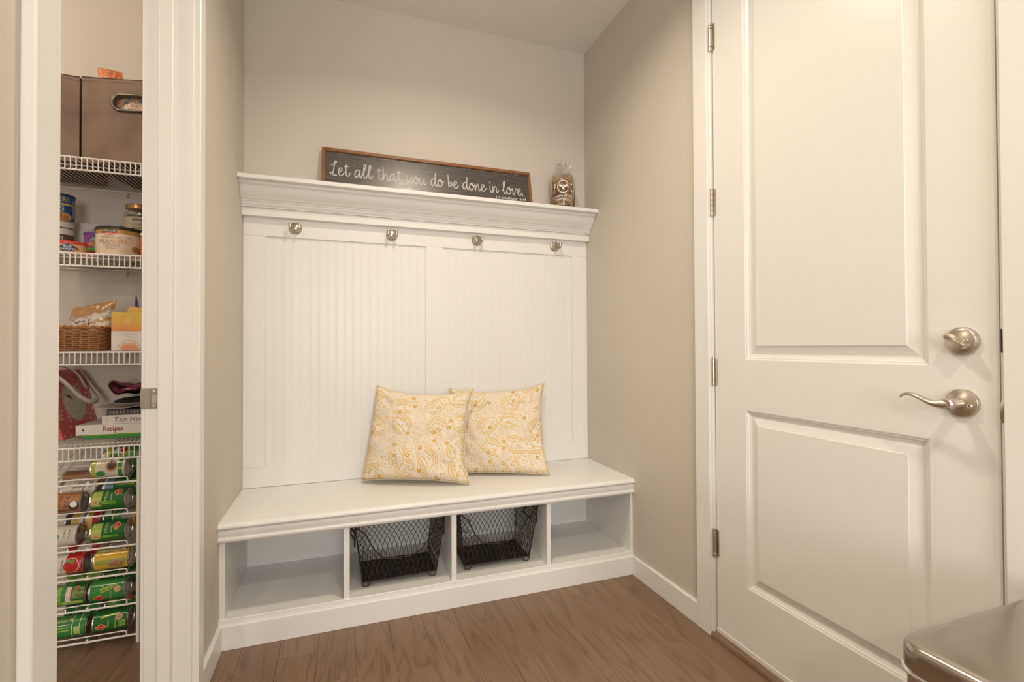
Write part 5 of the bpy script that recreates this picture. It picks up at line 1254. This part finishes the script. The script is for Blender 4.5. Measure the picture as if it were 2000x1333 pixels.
lying_can('white and green can of black beans, right front on the top tier', RC, 0, 0, [(0, .13, LIME), (.13, .80, LWH), (.80, .94, GRE2), (.94, 1, LWH)], [
    ('h', ellipse2d(.0180, .0215), K((.50, .24, .12), .3, 0, 'bowl_print_brown'), .60, .35), ('h', ellipse2d(.0135, .0165), DARKB, .61, .42), ('v', text2d('ORGANIC', w=.040, h=.0060), SHY, .30, .55), ('v', text2d('BLACK BEANS', w=.044, h=.0060), SHY, .39, .50), ('h', ellipse2d(.0145, .0105), GRE2, .30, -.38), ('h', ellipse2d(.0090, .0090), GRE2, .55, 1.25), ('h', rect2d(.012, .008), LIME, .85, .10)])
lying_can('yellow, green and tomato red can peeking through the lowest shelf lip', RC + .014, 0, 1, [(0, .16, K((.60, .46, .06), .3, 0, 'mustard_label')), (.16, .50, GRE2), (.50, .62, K((.62, .30, .20), .3, 0, 'salmon_label')), (.62, .82, LEAFP), (.82, 1, GRE2)], [('h', ellipse2d(.013, .014), LWH, .40, 1.0), ('h', ellipse2d(.010, .012), TOMP, .56, .9)])
lying_can('dark can in the third row of the top tier, seen behind the rack leg', RC + .02, 0, 2, [(0, 1, GREY)])
lying_can('green bean can with red shield, right front on the second tier', RC, 1, 0, [(0, 1, GRE)], veg('PEAS', .17, .02, .76, 1.02, PEAS, [('h', rect2d(.050, .013), LEAFP, .52, -.05)]))
lying_can('green can with celery sticks, behind the right front can on the second tier', RC + .010, 1, 1, [(0, .06, LWH), (.06, .30, K((.22, .34, .46), .3, 0, 'pale_blue_label')), (.30, 1, GRE)], [('h', rect2d(.060, .012), LEAFP, .66, .95), ('h', rect2d(.050, .010), PEAS, .70, .60)])
lying_can('green and red can in the third row of the second tier', RC + .02, 1, 2, [(0, .75, GRE), (.75, 1, REDL)])
lying_can('copper coloured can of coconut milk, left front on the second tier', LC - .006, 1, 0, [(0, 1, COPPER)], [('v', text2d('MILK', w=.040, h=.0130), INK, .62, .40), ('v', text2d('COCONUT', w=.044, h=.0100), INK, .46, .40), ('h', ellipse2d(.0150, .0170), INK, .82, -.05), ('h', ellipse2d(.0105, .0110), WHT, .82, .06), ('h', rect2d(.06, .008), K((.16, .08, .05), .3, 0, 'dark_copper_print'), .66, -.55)])
lying_can('white and silver can behind the coconut milk can on the second tier', LC + .012, 1, 1, [(0, .3, LWH), (.3, .32, INK), (.32, .62, LWH), (.62, .64, INK), (.64, 1, LWH)], [('h', rect2d(.020, .030), GREY, .50, .9), ('h', rect2d(.012, .030), GREY, .80, .9)])
lying_can('brown can in the third row, left on the second tier', LC - .018, 1, 2, [(0, 1, K((.34, .17, .10), .3, .3, 'brown_can_label'))], [('h', rect2d(.05, .010), WHT, .55, .2)])
lying_can('green pea can with red shield and peas, right front on the third tier', RC, 2, 0, [(0, 1, GRE)], veg('PEAS', .20, -.20, .74, .78, PEAS, [('h', rect2d(.052, .009), LEAFP, .56, -.20)]))
lying_can('green and grey can behind the pea can on the third tier', RC + .012, 2, 1, [(0, .26, GRE), (.26, .30, LWH), (.30, .55, GRE2), (.55, .90, GREY), (.90, 1, K((.62, .28, .05), .3, 0, 'orange_can_label'))], [('h', rect2d(.020, .016), WHT, .14, .95)])
lying_can('white can of creamed chicken soup, left front on the third tier', LC - .016, 2, 0, [(0, 1, LWH)], [('v', text2d('Organic', w=.032, h=.0090), K((.08, .16, .08), .4, 0, 'deep_green_ink'), .66, .42), ('v', text2d('Chicken', w=.032, h=.0090), K((.08, .16, .08), .4, 0, 'deep_green_ink'), .78, .38), ('h', ellipse2d(.0110, .0110), K((.05, .30, .10), .35, 0, 'leaf_badge'), .44, .20), ('v', text2d('Cream of', w=.026, h=.0050), GREY, .87, .3)])
lying_can('red, yellow and navy can behind the chicken soup can on the third tier', LC + .024, 2, 1, [(0, .16, INK), (.16, .40, K((.66, .44, .10), .3, 0, 'ochre_can_label')), (.40, .52, LWH), (.52, .58, NAVL), (.58, .78, K((.66, .44, .10), .3, 0, 'ochre_can_label')), (.78, .80, LWH), (.80, 1, REDL)], [('h', ellipse2d(.010, .014), LIME, .68, .9)])
lying_can('yellow can of chilli beans, right front on the fourth tier', RC + .010, 3, 0, [(0, 1, YLAB)], [('h', rect2d(.092, .018), K((.30, .34, .06), .3, 0, 'olive_print'), .5, .02), ('h', ellipse2d(.0250, .0150), GREY, .64, -.20), ('h', ellipse2d(.0215, .0125), NUTS2, .64, -.22), ('h', rect2d(.086, .0170), INK, .5, 1.20), ('h', rect2d(.082, .0140), K((.52, .46, .24), .3, 0, 'fact_panel'), .5, 1.20), ('h', rect2d(.020, .0012), INK, .3, 1.25), ('h', rect2d(.020, .0012), INK, .3, 1.15), ('h', rect2d(.024, .0012), INK, .7, 1.25), ('h', rect2d(.024, .0012), INK, .7, 1.15)])
lying_can('red and white can of tomatoes, left front on the fourth tier', LC + .002, 3, 0, [(0, .52, LWH), (.52, 1, REDL)], [('h', ellipse2d(.0235, .0270, 24), WHT, .68, .08), ('h', ellipse2d(.0215, .0250, 24), TOMP, .68, .08), ('h', ellipse2d(.0120, .0050), LEAFP, .66, .52), ('v', text2d('ORGANIC', w=.038, h=.0060), INK, .44, .2), ('v', text2d('DICED', w=.026, h=.0040), WHT, .92, .2)])
lying_can('red can with white and black label, behind the tomato can on the fourth tier', LC + .032, 3, 1, [(0, .30, REDL), (.30, .72, LWH), (.72, 1, REDL)], [('h', rect2d(.012, .009), INK, .58, .75), ('h', rect2d(.006, .005), WHT, .58, .75)])
lying_can('green bean can with tan seal, right front on the fifth tier', RC - .002, 4, 0, [(0, 1, GRE2)], [('h', poly2d([(-.022, -.004), (.028, .010), (.030, .016), (-.020, .003)]), PEAS, .52, .42), ('h', poly2d([(-.020, -.010), (.022, .006), (.026, .010), (-.018, -.004)]), LIME, .52, .32), ('h', poly2d([(-.006, 0), (0, .012), (.006, 0)]), PEAS, .36, .66), ('h', ellipse2d(.0105, .0105), TANP, .80, .30), ('h', text2d('14', h=.0080), INK, .80, .30), ('h', SHIELD, SHY, .30, -.40), ('h', SHIELD2, SHR, .30, -.40), ('v', text2d('BEANS', w=.030, h=.0060), GYL, .62, -.25)])
lying_can('dark green can behind the right front can on the fifth tier', RC + .012, 4, 1, [(0, 1, K((.02, .09, .03), .3, 0, 'deep_green_label'))])
lying_can('green can with red and white sticker and cut beans, left front on the fifth tier', LC + .008, 4, 0, [(0, .34, BEANP), (.34, .62, GRE2), (.62, 1, GRE)], [('v', rect2d(.050, .0150), WHT, .54, .40), ('v', text2d('GREEN', w=.040, h=.0060), SHR, .50, .40), ('v', text2d('BEANS', w=.040, h=.0060), SHR, .58, .40), ('h', rect2d(.034, .036), mat('cut_bean_print', (.24, .30, .08), .3, var=((.10, .13, .04), 90)), .80, .42), ('h', ellipse2d(.0090, .0070), NUTS2, .74, 1.0), ('h', rect2d(.06, .014), PEAS, .66, -.45)])
lying_can('green can with leafy print behind the left front can on the fifth tier', LC + .030, 4, 1, [(0, .55, LEAFP), (.55, 1, BEANP)])
lying_can('green bean can with red shield and tan seal, right front on the lowest tier', RC + .008, 5, 0, [(0, 1, GRE)], [('h', poly2d([(-.026, -.004), (.030, .008), (.030, .014), (-.024, .004)]), PEAS, .46, .70), ('h', ellipse2d(.0115, .0115), TANP, .74, .62), ('h', text2d('14', h=.0085), INK, .74, .62), ('h', SHIELD, SHY, .26, -.15), ('h', SHIELD2, SHR, .26, -.15), ('h', text2d('Del Monte', w=.020, h=.0045), WHT, .26, -.15), ('v', text2d('BEANS', w=.030, h=.0070), GYL, .66, .0), ('v', text2d('GREEN', w=.024, h=.0050), GYL, .46, .05), ('h', rect2d(.022, .022), BEANP, .84, -.02)])
lying_can('green bean can with red shield behind the right front can on the lowest tier', RC + .018, 5, 1, [(0, 1, GRE)], [('h', rect2d(.030, .040), BEANP, .24, .9), ('h', SHIELD, SHY, .72, .9), ('h', SHIELD2, SHR, .72, .9), ('h', text2d('Del Monte', w=.020, h=.0045), WHT, .72, .9), ('h', rect2d(.016, .012), K((.22, .34, .50), .3, 0, 'pale_blue_print'), .94, .9)])
lying_can('light green can with white ruled panel, left front on the lowest tier', LC + .010, 5, 0, [(0, .62, GRE2), (.62, .64, WHT), (.64, .84, GRE2), (.84, .86, WHT), (.86, 1, GRE2)], [('h', rect2d(.050, .0020), WHT, .32, .55), ('h', rect2d(.046, .0020), GYL, .32, .30), ('h', rect2d(.052, .0030), GYL, .32, .05), ('h', rect2d(.012, .010), TANP, .58, 1.0), ('h', rect2d(.040, .012), K((.22, .30, .14), .3, 0, 'moss_print'), .28, .95), ('h', rect2d(.014, .030), GYL, .74, -.1)])
lying_can('dark green can with white lines behind the left front can on the lowest tier', LC + .026, 5, 1, [(0, .30, GRE), (.30, .32, GYL), (.32, .66, GRE), (.66, .68, WHT), (.68, 1, GRE2)], [('h', rect2d(.024, .0020), GYL, .45, .8), ('h', rect2d(.024, .0020), GYL, .45, 1.0)])
